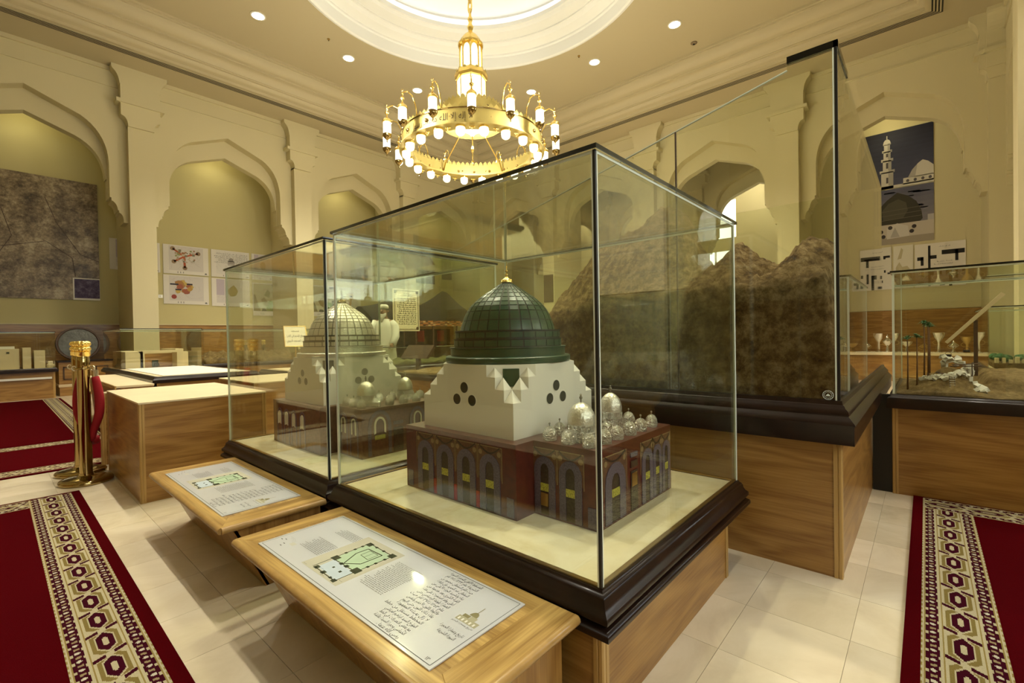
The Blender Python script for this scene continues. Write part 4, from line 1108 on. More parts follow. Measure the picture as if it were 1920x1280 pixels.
for x, y, h, lab in ((4.15, .093, .345, 'leftmost'), (4.17, .045, .33, 'second from the left'), (4.3, .008, .37, 'third from the left'), (4.32, -.012, .36, 'fourth from the left'), (4.45, -.02, .37, 'farthest back')):
    palm(x, y, dune(x, y) - .006, h, 'small green model palm in the right-hand case, ' + lab)
# ruined stone hut: each stone laid singly on the mound
st = thing('stone_hut_model', 'heap of white stones with dark timbers on the sand mound, right-hand case', 'model', (4.35, -.14, .70))
r = random.Random(11)
base_stone = None
def stone(x, y, z, s):
    global base_stone
    rot = (r.random() * 3, r.random() * 3, r.random() * 3); sc = (s * (.7 + .6 * r.random()), s * (.6 + .6 * r.random()), s * (.6 + .5 * r.random()))
    if base_stone is None:
        q = MB(); vs = []
        for (a, b, c) in ((-1, -1, -1), (1, -.8, -1), (.9, 1, -1), (-1, .8, -.9), (-.8, -.7, .8), (.7, -.8, 1), (.8, .6, .8), (-.7, .9, 1)): vs.append((x + a * .5, y + b * .5, z + c * .5))
        q.add(vs, [(0, 3, 2, 1), (4, 5, 6, 7), (0, 1, 5, 4), (1, 2, 6, 5), (2, 3, 7, 6), (3, 0, 4, 7)])
        base_stone = q.build('stone', M_STONE, st, origin=(x, y, z), bevel=.07)
        o = base_stone
    else:
        o = inst(base_stone, st, Vector((x, y, z)) - wloc(st))
    o.rotation_euler = rot; o.scale = sc
for k in range(96):
    if k < 40:      # ragged course round the foot of the ruin
        f = k / 39; x, y = 4.16 + .10 * abs(f - .5) + .03 * r.random(), .01 - .24 * f + .02 * r.random()
    elif k < 76: x, y = 4.30 + .10 * r.random(), -.08 - .15 * r.random()
    else: x, y = 4.12 + .10 * r.random(), -.235 - .05 * r.random()
    z = dune(x, y) + (.008 if k < 40 or k >= 76 else .012 + .085 * r.random())
    stone(x, y, z, .022 + .014 * r.random())
for p0, p1, rr in (((4.20, -.06, .80), (4.24, -.20, .79), .004), ((4.22, -.05, .805), (4.26, -.19, .80), .004), ((4.24, -.13, .855), (4.27, -.26, .865), .004), ((4.24, -.12, .845), (4.27, -.27, .85), .0035), ((4.2, -.17, .69), (4.22, -.17, .80), .0035), ((4.21, -.225, .72), (4.25, -.225, .87), .0035), ((4.2, .0, .68), (4.22, -.01, .80), .004)):
    MB().tube([p0, p1], rr, 6).build('timber', M_DKWOOD, st)
for y in (-.115, -.205):
    MB().lathe([(.014, 0), (.018, .004), (.018, .014), (.012, .016), (0, .016)], 14, (4.36, y, .905 + (.03 if y < -.2 else 0))).build('bucket', M_BLACK, st)
    MB().tube([(4.36, y + .016 * cos(t), .92 + (.03 if y < -.2 else 0) + .018 * sin(t)) for t in [pi * i / 8 for i in range(9)]], .0012, 5).build('bucket_handle', M_DKWOOD, st)
ld = thing('model_ladder', 'tiny striped ladder leaning on the sand mound, right-hand case', 'ladder model', (4.12, -.12, .67))
for dy in (-.012, .012): MB().tube([(4.06, -.13 + dy, .672), (4.18, -.125 + dy, .80)], .0016, 6).build('rail', M_DKWOOD, ld)
for k in range(9):
    f = .05 + k / 9.5; MB().tube([(4.06 + .12 * f, -.142, .672 + .128 * f), (4.06 + .12 * f, -.114, .672 + .128 * f)], .002, 6).build('rung', M_STONE, ld)
sw = thing('well_lever_model', 'long slanted wooden lever on a dark post, right-hand case', 'lever model', (4.4, -.25, .78))
MB().box(4.40, 4.418, -.262, -.242, .775, 1.15).build('post', M_DKWOOD, sw, bevel=.001)
b = MB(); d = Vector((0, -.275, .321)).normalized(); n = Vector((0, d.z, -d.y)) * .009
p0, p1 = Vector((4.39, -.106, .998)), Vector((4.39, -.381, 1.32))
b.add([p0 - n, p0 + n, p1 + n * 1.3, p1 - n * 1.3] + [v + Vector((.026, 0, 0)) for v in (p0 - n, p0 + n, p1 + n * 1.3, p1 - n * 1.3)], [(0, 1, 2, 3), (7, 6, 5, 4), (0, 4, 5, 1), (1, 5, 6, 2), (2, 6, 7, 3), (3, 7, 4, 0)])
b.build('lever', M_PALE, sw)

# ------------------------------------------------------------------ glass cases farther back on the right
def simple_case(label, rect, zb, zt, zm=.08, grp=None):
    x0, x1, y0, y1 = rect
    t = thing('display_case', label, 'display case', ((x0 + x1) / 2, (y0 + y1) / 2, 0), grp)
    oak_base(t, (x0 + .01, x1 - .01, y0 + .01, y1 - .01), zb - zm)
    MB().rectring(rect, [(-.02, zb), (.01, zb), (.02, zb - .02), (.04, zb - .04), (.04, zb - zm), (-.02, zb - zm)], close=True).build('moulding', M_DARK, t)
    MB().box(x0 + .01, x1 - .01, y0 + .01, y1 - .01, zb - .03, zb - .005).build('deck', M_PALE, t)
    if zt: glass_box(t, rect, zb, zt, seam=False)
    return t
simple_case('glass case seen behind the right side of the mountain case', (5.45, 7.2, .53, 2.3), .60, 1.60)
simple_case('far glass case at the right edge with a green garden model', (7.0, 8.6, -1.12, -.49), .67, 1.31)
gm = thing('garden_model', 'low clay garden model with rows of green shrubs, far right glass case', 'model', (7.6, -.8, .67))
rr = random.Random(3)
MB().box(7.08, 8.5, -1.05, -.54, .666, .72).build('ground', M_SAND, gm, bevel=.004)
for k in range(9): MB().box(7.1, 7.2 + .1 * rr.random(), -.58 - .05 * k, -.555 - .05 * k, .72, .75 + .04 * rr.random()).build('wall_block', M_PALE, gm)
bush = None
for k in range(46):
    x, y = 7.18 + .5 * rr.random(), -1.03 + .46 * rr.random()
    if bush is None:
        b = MB(); b.ball((x, y, .76), .028, 8, 5); bush = b.build('shrub', M_LEAF, gm, origin=(x, y, .76))
    else: inst(bush, gm, Vector((x, y, .75 + .03 * rr.random())) - wloc(gm), scale=[.6 + .8 * rr.random()] * 3)
# wall counter with metal vessels below the two mosque photographs
wcn = thing('wall_counter', 'low oak wall counter with a pale top beyond the right-hand case', 'counter', (13.0, .5, 0))
MB().box(12.65, 13.35, -1.0, 2.3, 0, .55).build('body', M_OAKY, wcn)
MB().box(12.6, 13.4, -1.05, 2.35, .55, .60).build('top', M_PALE, wcn, bevel=.004)
MB().box(12.64, 12.66, -.98, 2.28, .1, .14).build('rail', M_OAKTOPY, wcn)
ORD = 'first second third fourth fifth sixth seventh eighth ninth tenth eleventh'.split()
for k, y in enumerate((2.1, 1.75, 1.4, 1.0, .62, .3, .02, -.2, -.42, -.62, -.82)):
    h = (.42, .24, .40, .22, .44, .26, .24, .46, .28, .36, .30)[k]
    nm = 'th st nd rd th th th th th th th th'.split()
    v = thing('metal_vessel', 'silvery vessel on the far oak counter, ' + ORD[k] + ' counted from the left', 'vessel', (12.95, y, .60), 'vessels on the far counter')
    pr = [(.07, 0), (.075, .015), (.03, .03), (.02, h * .35), (.07, h * .5), (.085, h * .6), (.05, h * .72), (.02, h * .78), (.03, h * .82), (.012, h * .9), (0, h)] if k % 2 == 0 else [(.06, 0), (.065, .012), (.025, .03), (.02, h * .5), (.085, h * .8), (.10, h * .98), (.09, h), (.0, h * .85)]
    MB().lathe([(a, b * .9) for a, b in pr], 20, (12.95, y, .6)).build('body', M_CHROME if k % 3 else M_BRASSD, v, smooth=40)
    MB().tube([(12.95, y + .09 * cos(t), .6 + h * .45 + .05 * sin(t)) for t in [pi * i / 8 - pi / 2 for i in range(9)]], .006, 6).build('handle', M_BRASSD, v)
# ------------------------------------------------------------------ oak boxes, stanchions, rope
def oak_box(name, label, r, z, top=M_PALE):
    x0, x1, y0, y1 = r
    t = thing(name, label, 'plinth', ((x0 + x1) / 2, (y0 + y1) / 2, 0))
    oak_base(t, r, z - .012)
    MB().box(x0, x1, y0, y1, z - .012, z).build('top_sheet', top, t, bevel=.001)
    return t
oak_box('oak_plinth', 'empty oak plinth with a pale top beside the brass stanchion', (.652, 1.47, 3.99, 5.30), .69)
oak_box('oak_plinth', 'oak plinth directly behind the one beside the stanchion, only its edge showing', (.64, 1.45, 5.54, 5.612), .655)
oak_box('oak_plinth', 'oak plinth with a pale top seen through the silver dome case', (1.68, 2.75, 4.86, 5.9), .69)

def stanchion(x, y, label, tilt=0):
    t = thing('stanchion', label, 'stanchion', (x, y, 0), 'brass rope stanchions')
    c = (x, y, 0)
    MB().lathe([(.164, 0), (.168, .006), (.168, .024), (.160, .034), (.13, .042), (.08, .050), (.052, .054), (.044, .06), (.044, .075)], 48, c).build('base', M_BRASS, t, smooth=45)
    MB().lathe([(.0405, .06), (.0405, .90), (.042, .905), (.042, .985), (.040, .99), (.040, 1.0)], 28, c).build('post', M_BRASS, t, smooth=45)
    MB().lathe([(.040, .998), (.047, 1.005), (.047, 1.03), (.049, 1.034), (.04, 1.04)], 28, c).build('collar', M_GOLD, t, smooth=45)
    for z, r in ((1.058, .042), (1.098, .039)):
        q = MB()
        for k in range(8):
            a = 2 * pi * k / 8; q.ball((x + .028 * cos(a), y + .028 * sin(a), z), .024, 10, 7)
        q.lathe([(.02, z - .02), (.03, z - .012), (.03, z + .012), (.02, z + .02)], 16, c)
        q.build('fluted_knob', M_GOLD, t, smooth=True)
    MB().lathe([(0, 1.122), (.012, 1.118), (.02, 1.112)], 16, c, cap=False).build('cap', M_GOLD, t, smooth=True)
    MB().lathe([(.041, .895), (.056, .895), (.058, .899), (.058, .905), (.056, .909), (.041, .909)], 28, c).build('rope_ring', M_BRASS, t, smooth=40)
    for sg in (-1, 1):
        MB().tube([(x + sg * (.066 + .016 * cos(a)) * .745, y - sg * (.066 + .016 * cos(a)) * .665, .905 + .018 * sin(a)) for a in [2 * pi * i / 12 for i in range(13)]], .005, 6).build('hook', M_CHROME, t, smooth=True)
    return t
SX, SY = .478, 4.99
stanchion(SX, SY, 'polished brass stanchion in front, at the corner of the left carpet')
stanchion(.482, 5.36, 'second polished brass stanchion, hidden behind the first')
# the rope hangs doubled on the stanchion
rp = thing('velvet_rope', 'red velvet rope hanging doubled from the brass stanchion', 'rope', (SX, SY, .28))
for sg in (-1, 1):
    p = []
    for i in range(15):
        f = i / 14
        off = .068 + .028 * sin(pi * min(1, f * 1.2)) - .09 * max(0, f - .6)
        bk = .055 if sg < 0 else .02
        p.append((SX + sg * off * .745 + bk * .746, SY - sg * off * .665 + bk * .666, .835 - f * .51))
    MB().tube(p, [.020 + .011 * sin(pi * min(1, .12 + i / 16)) for i in range(15)], 14).build('rope_strand', M_VELVET, rp, smooth=True)
    MB().tube([(p[0][0], p[0][1], .83), (p[0][0], p[0][1], .89)], .020, 14).build('end_sleeve', M_CHROME, rp, smooth=50)
p0 = (SX - .07, SY + .06, .33); 
MB().tube([(SX - .012, SY + .085, .345), (SX + .025, SY + .075, .315), (SX + .055, SY + .055, .305), (SX + .065, SY + .02, .315), (SX + .062, SY - .015, .345)], [.024, .026, .024, .026, .024], 12).build('rope_bight', M_VELVET, rp, smooth=True)
stanchion(4.35, 13.1, 'distant brass stanchion, left one of two behind the glass case'); stanchion(4.66, 12.75, 'distant brass stanchion, right one of two behind the glass case')

# ------------------------------------------------------------------ row of cases farther left
t = simple_case('low dark-framed table with a blank white top, beyond the empty oak plinth', (1.32, 2.45, 7.0, 9.68), .68, None)
MB().box(1.42, 2.35, 7.12, 9.56, .676, .684).build('white_sheet', M_WHITE, t)
d = thing('reading_desk', 'pale reading desk attached to the white-topped table', 'desk', (1.1, 8.1, 0))
for a, b in ((6.86, 8.1), (8.11, 9.5)): MB().box(.925, 1.278, a, b, .585, .61).build('top_board', M_PALE, d, bevel=.003)
MB().prism([(1.02, 0), (1.276, 0), (1.276, .585), (.97, .585)], 6.9, 9.46, lambda a, b, dd: (a, dd, b)).build('body', M_OAKY, d)
MB().box(.915, .93, 6.86, 9.5, .575, .61).build('nosing', M_OAKTOPY, d)
t = simple_case('glass case with a beige fort model, behind the white-topped table', (1.39, 2.52, 9.76, 11.5), .65, 1.325)
fm = thing('fort_model', 'beige fort model with a deep gateway in the far left glass case', 'model', (1.95, 10.5, .65))
for x0, x1, y0, y1, h, nm in ((1.48, 1.72, 10.0, 11.2, .30, 'tower'), (1.72, 2.20, 10.35, 11.2, .29, 'curtain_wall'), (2.20, 2.32, 10.1, 11.2, .33, 'tower'), (2.32, 2.44, 10.3, 11.2, .27, 'curtain_wall')):
    MB().box(x0, x1, y0, y1, .645, .65 + h).build(nm, M_PALE, fm, bevel=.003)
MB().box(1.66, 2.26, 10.0, 10.1, .92, .96).build('lintel', M_PALE, fm)
for x in (1.68, 2.2): MB().box(x, x + .06, 10.0, 10.1, .645, .92).build('gate_pier', M_PALE, fm)
MB().box(1.74, 2.2, 10.342, 10.352, .65, .9).build('timber_screen', M_OAKX, fm)
MB().box(1.90, 1.99, 10.33, 10.345, .66, .78).build('doorway', M_SHUT, fm)
MB().tube([(1.96 + .035 * cos(a), 10.30, .67 + .08 * sin(a)) for a in [pi * i / 8 for i in range(9)]], .006, 6).build('arch', M_BLACK, fm)
t = simple_case('long glass case with straw-coloured hills, far left centre', (2.72, 5.3, 10.4, 12.0), .66, 1.33)
def hills(x, y): return .665 + .30 * abs(mnoise.fractal(Vector((x * 1.7, y * 1.7, 5)), .9, 2.0, 5)) + .10 * (1 - abs(y - 11.2) / .9)
tag(heightfield(2.76, 5.26, 10.44, 11.96, 60, 36, hills, .656).build('hill_model', M_SAND, smooth=True), 'straw-coloured hill model in the long far glass case', 'model')
t = simple_case('low dark-framed table with a parchment map, seen through the silver dome case', (2.75, 3.75, 6.2, 7.6), .66, None)
MB().box(2.83, 3.67, 6.28, 7.52, .656, .664).build('map_sheet', M_PALE, t)
t = simple_case('long low table with a grey-green landscape model, behind the two domes', (4.0, 6.9, 6.35, 7.4), .66, .95)
def land(x, y): return .665 + .10 * abs(mnoise.fractal(Vector((x * 2.3, y * 2.3, 15)), .9, 2.0, 5))
tag(heightfield(4.04, 6.86, 6.39, 7.36, 70, 30, land, .656).build('landscape_model', rockm('scrub', [(.05, .055, .025), (.12, .12, .05), (.2, .17, .08)], 20, .6), smooth=True), 'low grey-green landscape model on the long table behind the domes', 'model')
t = simple_case('dark-framed table with a sandy town model, right behind the green dome', (3.75, 5.1, 4.35, 5.5), .62, None)
def land2(x, y): return .625 + .05 * abs(mnoise.fractal(Vector((x * 4, y * 4, 25)), .9, 2.0, 5))
tag(heightfield(3.8, 5.05, 4.4, 5.45, 50, 40, land2, .616).build('town_model', M_SAND, smooth=True), 'flat sandy town model on the table behind the green dome', 'model')
ls = thing('lectern_board', 'dark slanted lectern board standing before the landscape table', 'lectern', (4.45, 5.95, 0))
MB().box(4.43, 4.47, 5.91, 5.99, 0, .80).build('leg', M_DKWOOD, ls); MB().box(4.25, 4.65, 5.83, 6.07, 0, .03).build('foot', M_DKWOOD, ls)
MB().prism([(4.15, .78), (4.2, .78), (4.36, .98), (4.31, .98)], 5.62, 6.28, lambda a, b, dd: (a + .2, dd, b)).build('board', M_DKWOOD, ls)

# tilted sign on a thin stand
sg = thing('sign_stand', 'cream notice tilted on a thin gilt stand, left of the silver dome', 'sign', (3.45, 8.0, 0))
sp = lambda p, q, d: (3.27 + p + q * .12, 8.0 + d + q * .45, 1.0 + q)
MB().prism([(0, 0), (.36, 0), (.36, .33), (0, .33)], 0, .02, sp).build('board', plain('cream_board', (.78, .72, .52), .4), sg)
q = MB()
for a, b, c, e in ((-.012, .0, -.012, .342), (.36, .372, -.012, .342), (-.012, .372, -.012, 0), (-.012, .372, .33, .342)): q.prism([(a, c), (b, c), (b, e), (a, e)], -.006, .024, sp)
q.build('frame', M_BRASSD, sg)
tx = MB(); rnd = random.Random(9)
spf = lambda p, q: sp(p, q, -.002)
for k, s in enumerate(('مسجد', 'موقع تقسيم في الفترة', 'من المسجد النبوي')): text_line(tx, s, spf, .18, .24 - .085 * k, .055, width=(.3 if k else None), center=True)
tx.build('lettering', M_INK, sg, fixn=False)
MB().tube([(3.46, 8.06, 0), (3.46, 8.06, 1.05)], .012, 8).build('pole', M_BRASSD, sg); MB().lathe([(.14, 0), (.14, .015), (.02, .03)], 24, (3.46, 8.06, 0)).build('foot', M_BRASSD, sg)

# ------------------------------------------------------------------ wall case, relief disc and wall plinth at the far left
t = simple_case('far left wall glass case with a beige palace model', (-1.1, .86, 13.3, 13.98), .62, 1.345)
MB().box(-1.05, .80, 13.28, 13.292, .40, .44).build('label_strip', M_WHITE, t)
pm = thing('palace_model', 'beige palace model with square blocks in the far left wall case', 'model', (0, 13.8, .62))
for x0, x1, y0, y1, h, nm in ((-1.0, .36, 13.5, 13.9, .40, 'wing'), (.40, .52, 13.45, 13.9, .42, 'gate_pier'), (.56, .72, 13.45, 13.9, .36, 'tower')):
    MB().box(x0, x1, y0, y1, .615, .62 + h).build(nm, M_PALE, pm, bevel=.004)
for k in range(8):
    MB().box(-.9 + .155 * k, -.86 + .155 * k, 13.494, 13.502, .93, .96).build('opening', M_SHUT, pm)
MB().box(.1, .3, 13.6, 13.9, 1.02, 1.07).build('roof_pavilion', M_WHITE, pm)
for k in range(4):
    x = .765 + .02 * k; MB().lathe([(.02, 0), (.03, .03), (.03, .06), (.012, .09), (.02, .11), (0, .14)], 12, (x, 13.45 + .05 * k, .62)).build('turret', M_PALE, pm)
dk = thing('relief_disc', 'round dark grey relief disc leaning on the oak dado at far left', 'disc', (1.31, 14.4, .70))
Md = Matrix.Translation((1.31, 14.4, 1.10)) @ Matrix.Rotation(radians(82), 4, 'X')
MB().lathe([(0, .03), (.33, .03), (.345, .045), (.375, .045), (.38, .03), (.38, -.02), (0, -.02)], 48, (0, 0, 0), M=Md).build('rim', M_DKWOOD, dk, smooth=40)
MB().lathe([(0, .04), (.1, .05), (.2, .038), (.33, .036)], 48, (0, 0, 0), M=Md, cap=False).build('relief', plain('grey_relief', (.10, .10, .085), .5, bump=.9, bscale=14, var=.4, vscale=9), dk, smooth=True)
wp = thing('wall_plinth', 'panelled oak wall plinth under the dark relief disc', 'plinth', (1.6, 14.2, 0))
MB().box(.95, 2.05, 14.0, 14.9, .18, .70).build('body', M_OAKX, wp)
MB().box(.93, 2.07, 13.6, 14.9, 0, .18).build('step', M_OAKX, wp); MB().box(.93, 2.07, 13.8, 14.9, .18, .22).build('step_edge', M_PALE, wp)
for x in (1.02, 1.55):
    q = MB(); 
    for a, b, c, e in ((x, x + .42, .58, .6), (x, x + .42, .32, .34), (x, x + .02, .32, .6), (x + .4, x + .42, .32, .6)): q.box(a, b, 13.985, 14.0, c, e)
    q.build('panel_moulding', M_DKWOOD, wp)
MB().box(.93, 2.07, 13.97, 14.9, .70, .73).build('top', M_DARK, wp)

# ------------------------------------------------------------------ black goat-hair tent, text board
tn = thing('goat_hair_tent', 'black goat-hair tent with a patterned orange band, behind the two domes', 'tent', (9.5, 12.4, 0))
M_TENT = plain('black_goat_hair', (.018, .014, .010), .95, bump=.5, bscale=60)
xs = [7.2, 8.3, 9.4, 10.4, 11.5]; zr = [2.05, 2.32, 2.15, 2.72, 2.02]
q = MB(); vs = []; n = 28
for i in range(n + 1):
    x = xs[0] + (xs[-1] - xs[0]) * i / n
    z = interp(list(zip(xs, zr)), x) - .05 * sin(pi * ((x - 7.2) / 1.1 % 1))
    for y, f in ((11.7, 0.0), (11.9, .42), (12.3, .96), (12.5, 1.0), (13.0, .5), (13.4, 0.0)): vs.append((x, y, 1.62 + (z - 1.62) * f))
k = 6
q.add(vs, [(i * k + j, i * k + j + 1, (i + 1) * k + j + 1, (i + 1) * k + j) for i in range(n) for j in range(k - 1)])
q.add([(a, b, c - .015) for a, b, c in vs], [(i * k + j, (i + 1) * k + j, (i + 1) * k + j + 1, i * k + j + 1) for i in range(n) for j in range(k - 1)])
q.build('roof_cloth', M_TENT, tn, smooth=True, fixn=False)
q = MB()
for i in range(44):
    x0 = 7.2 + 4.3 * i / 44; x1 = 7.2 + 4.3 * (i + 1) / 44
    za = zb = 1.63
    for j in range(6):
        on = (i + j) % 3 == 0 or (i - j) % 4 == 0
        q.col = (.42, .16, .05) if on else ((.55, .46, .30) if (i + 2 * j) % 5 == 0 else (.06, .03, .02))
        a, b = j * .028, (j + 1) * .028
        q.add([(x0, 11.69, za - b), (x1, 11.69, zb - b), (x1, 11.69, zb - a), (x0, 11.69, za - a)], [(0, 1, 2, 3)])
        q.add([(x0, 11.70, za - b), (x1, 11.70, zb - b), (x1, 11.70, zb - a), (x0, 11.70, za - a)], [(3, 2, 1, 0)])
q.build('patterned_band', M_MATTE, tn, fixn=False)
MB().box(7.2, 11.5, 13.38, 13.42, 0, 1.4).build('rear_curtain', M_TENT, tn)
for x in (7.22, 8.3, 9.4, 10.4, 11.48):
    MB().tube([(x, 11.75, 0), (x, 11.75, 1.62)], .025, 8).build('pole', M_DKWOOD, tn)
for x in (7.6, 8.9, 10.1, 11.0):
    MB().box(x - .14, x + .14, 13.3, 13.37, .95, 1.35).build('woven_hanging', M_VELVET if x != 8.9 else M_STONE, tn)
tb = thing('text_board', 'tall cream board of Arabic text with a dark scrolled border, beside the tent', 'board', (8.9, 11.5, 0))
bp_ = lambda p, q, d: (7.72 + p, 11.45 + d, 1.30 + q)
MB().prism([(0, 0), (.92, 0), (.92, 1.23), (0, 1.23)], 0, .03, bp_).build('board', MATS['cream_board'], tb)
q = MB()
for w, dd in ((.02, -.002), (.006, -.003)):
    o = .03 if w > .01 else .07
    for a, b, c, e in ((o, o + w, o, 1.23 - o), (.92 - o - w, .92 - o, o, 1.23 - o), (o, .92 - o, o, o + w), (o, .92 - o, 1.23 - o - w, 1.23 - o)): q.prism([(a, c), (b, c), (b, e), (a, e)], dd, .0, bp_)
for cx, cy in ((.08, .08), (.84, .08), (.08, 1.15), (.84, 1.15)): q.prism([(cx + .05 * cos(2 * pi * i / 8), cy + .05 * sin(2 * pi * i / 8)) for i in range(8)], -.003, 0, bp_)
q.build('border', M_DKWOOD, tb)
tx = MB(); rnd = random.Random(21)
greek(tx, lambda p, q: bp_(p, q, -.002), .12, .80, .14, 1.0, .062, rnd, hh=.42, short=.12)
greek(tx, lambda p, q: bp_(p, q, -.002), .28, .66, 1.02, 1.14, .055, rnd, hh=.45, short=.2)
tx.build('lettering', M_INK, tb, fixn=False)
for p in (.1, .82): MB().box(7.72 + p - .02, 7.72 + p + .02, 11.48, 11.51, 0, 1.32).build('leg', M_DKWOOD, tb)
# ------------------------------------------------------------------ wall prints
YB = Y1 + DB - .003      # left niche back
XB = X1 + DB - .003      # right niche back
def board(name, label, cat, mp, p0, p1, q0, q1, draw, mat=M_MATTE, base=(.70, .66, .60), grp=None, edge=.02):
    """a flat board on the wall; draw(mb, f) paints flat print with f(p,q,layer)"""
    c = mp((p0 + p1) / 2, q0, 0)
    t = thing(name, label, cat, c, grp)
    MB().prism([(p0, q0), (p1, q0), (p1, q1), (p0, q1)], -edge, 0, mp).build('backing', plain('board_%s_%d' % (name, len(MATS)), base, .55, spec=.3), t)
    if draw:
        pr = MB()
        W, H = p1 - p0, q1 - q0
        draw(pr, lambda l=0: (lambda a, b: mp(p0 + a * W, q0 + b * H, -edge - .001 - .0006 * l)))
        pr.build('print', mat, t, fixn=False)
    return t
mL = lambda p, q, d: (p, YB + d, q)
mR = lambda p, q, d: (XB + d, -p, q)
# satellite photograph: procedural aerial terrain
m, N, L, B = new_mat('satellite_terrain')
tc_ = N.new('ShaderNodeTexCoord')
n1 = N.new('ShaderNodeTexNoise'); n1.inputs['Scale'].default_value = 2.0; n1.inputs['Detail'].default_value = 12; n1.inputs['Roughness'].default_value = .75; n1.inputs['Distortion'].default_value = .15
n2 = N.new('ShaderNodeTexVoronoi'); n2.inputs['Scale'].default_value = 16; n2.feature = 'F1'
n3 = N.new('ShaderNodeTexNoise'); n3.inputs['Scale'].default_value = 14; n3.inputs['Detail'].default_value = 8; n3.inputs['Roughness'].default_value = .8
for x in (n1, n2, n3): L.new(tc_.outputs['Object'], x.inputs['Vector'])
mx = N.new('ShaderNodeMath'); mx.operation = 'MULTIPLY_ADD'; mx.inputs[1].default_value = .5; L.new(n3.outputs['Fac'], mx.inputs[0]); L.new(n1.outputs['Fac'], mx.inputs[2])
rp = N.new('ShaderNodeValToRGB'); e = rp.color_ramp.elements
e[0].position = .52; e[0].position = .56; e[0].color = (.016, .010, .004, 1); e[1].position = .90; e[1].color = (.58, .48, .31, 1)
k = e.new(.66); k.color = (.10, .066, .028, 1); k = e.new(.77); k.color = (.28, .205, .115, 1)
L.new(mx.outputs[0], rp.inputs['Fac'])
sep = N.new('ShaderNodeMix'); sep.data_type = 'RGBA'; sep.blend_type = 'MULTIPLY'; sep.inputs[0].default_value = .35
L.new(rp.outputs['Color'], sep.inputs[6]); L.new(n2.outputs['Distance'], sep.inputs[7]); L.new(sep.outputs[2], B.inputs['Base Color']); B.inputs['Roughness'].default_value = .4
M_SAT = m
sat = thing('satellite_photo', 'huge brown satellite photograph of a city on the far left wall', 'photograph', (.3, YB, 2.18))
MB().prism([(-1.25, 2.18), (1.845, 2.18), (1.845, 5.09), (-1.25, 5.09)], -.03, 0, mL).build('print', M_SAT, sat)
MB().prism([(1.35, 2.18), (1.845, 2.18), (1.845, 2.72), (1.35, 2.72)], -.034, -.03, mL).build('inset_border', M_WHITE, sat)
MB().prism([(1.375, 2.225), (1.84, 2.225), (1.84, 2.695), (1.375, 2.695)], -.037, -.034, mL).build('inset_photo', rockm('inset_purple', [(.06, .045, .09), (.13, .105, .18), (.30, .27, .36)], 12, 0), sat)
q = MB()
for pts in ([(-1.2, 3.3), (.2, 3.35), (.9, 3.55), (1.35, 3.2), (1.4, 2.75)], [(-.6, 4.9), (.2, 4.2), (.35, 3.6), (.1, 3.1)], [(.9, 4.6), (1.1, 4.0), (1.5, 3.3), (1.84, 3.15)]):
    q.tube([mL(a, b, -.031) for a, b in pts], .008, 4)
q.build('road_lines', M_DKWOOD, sat)

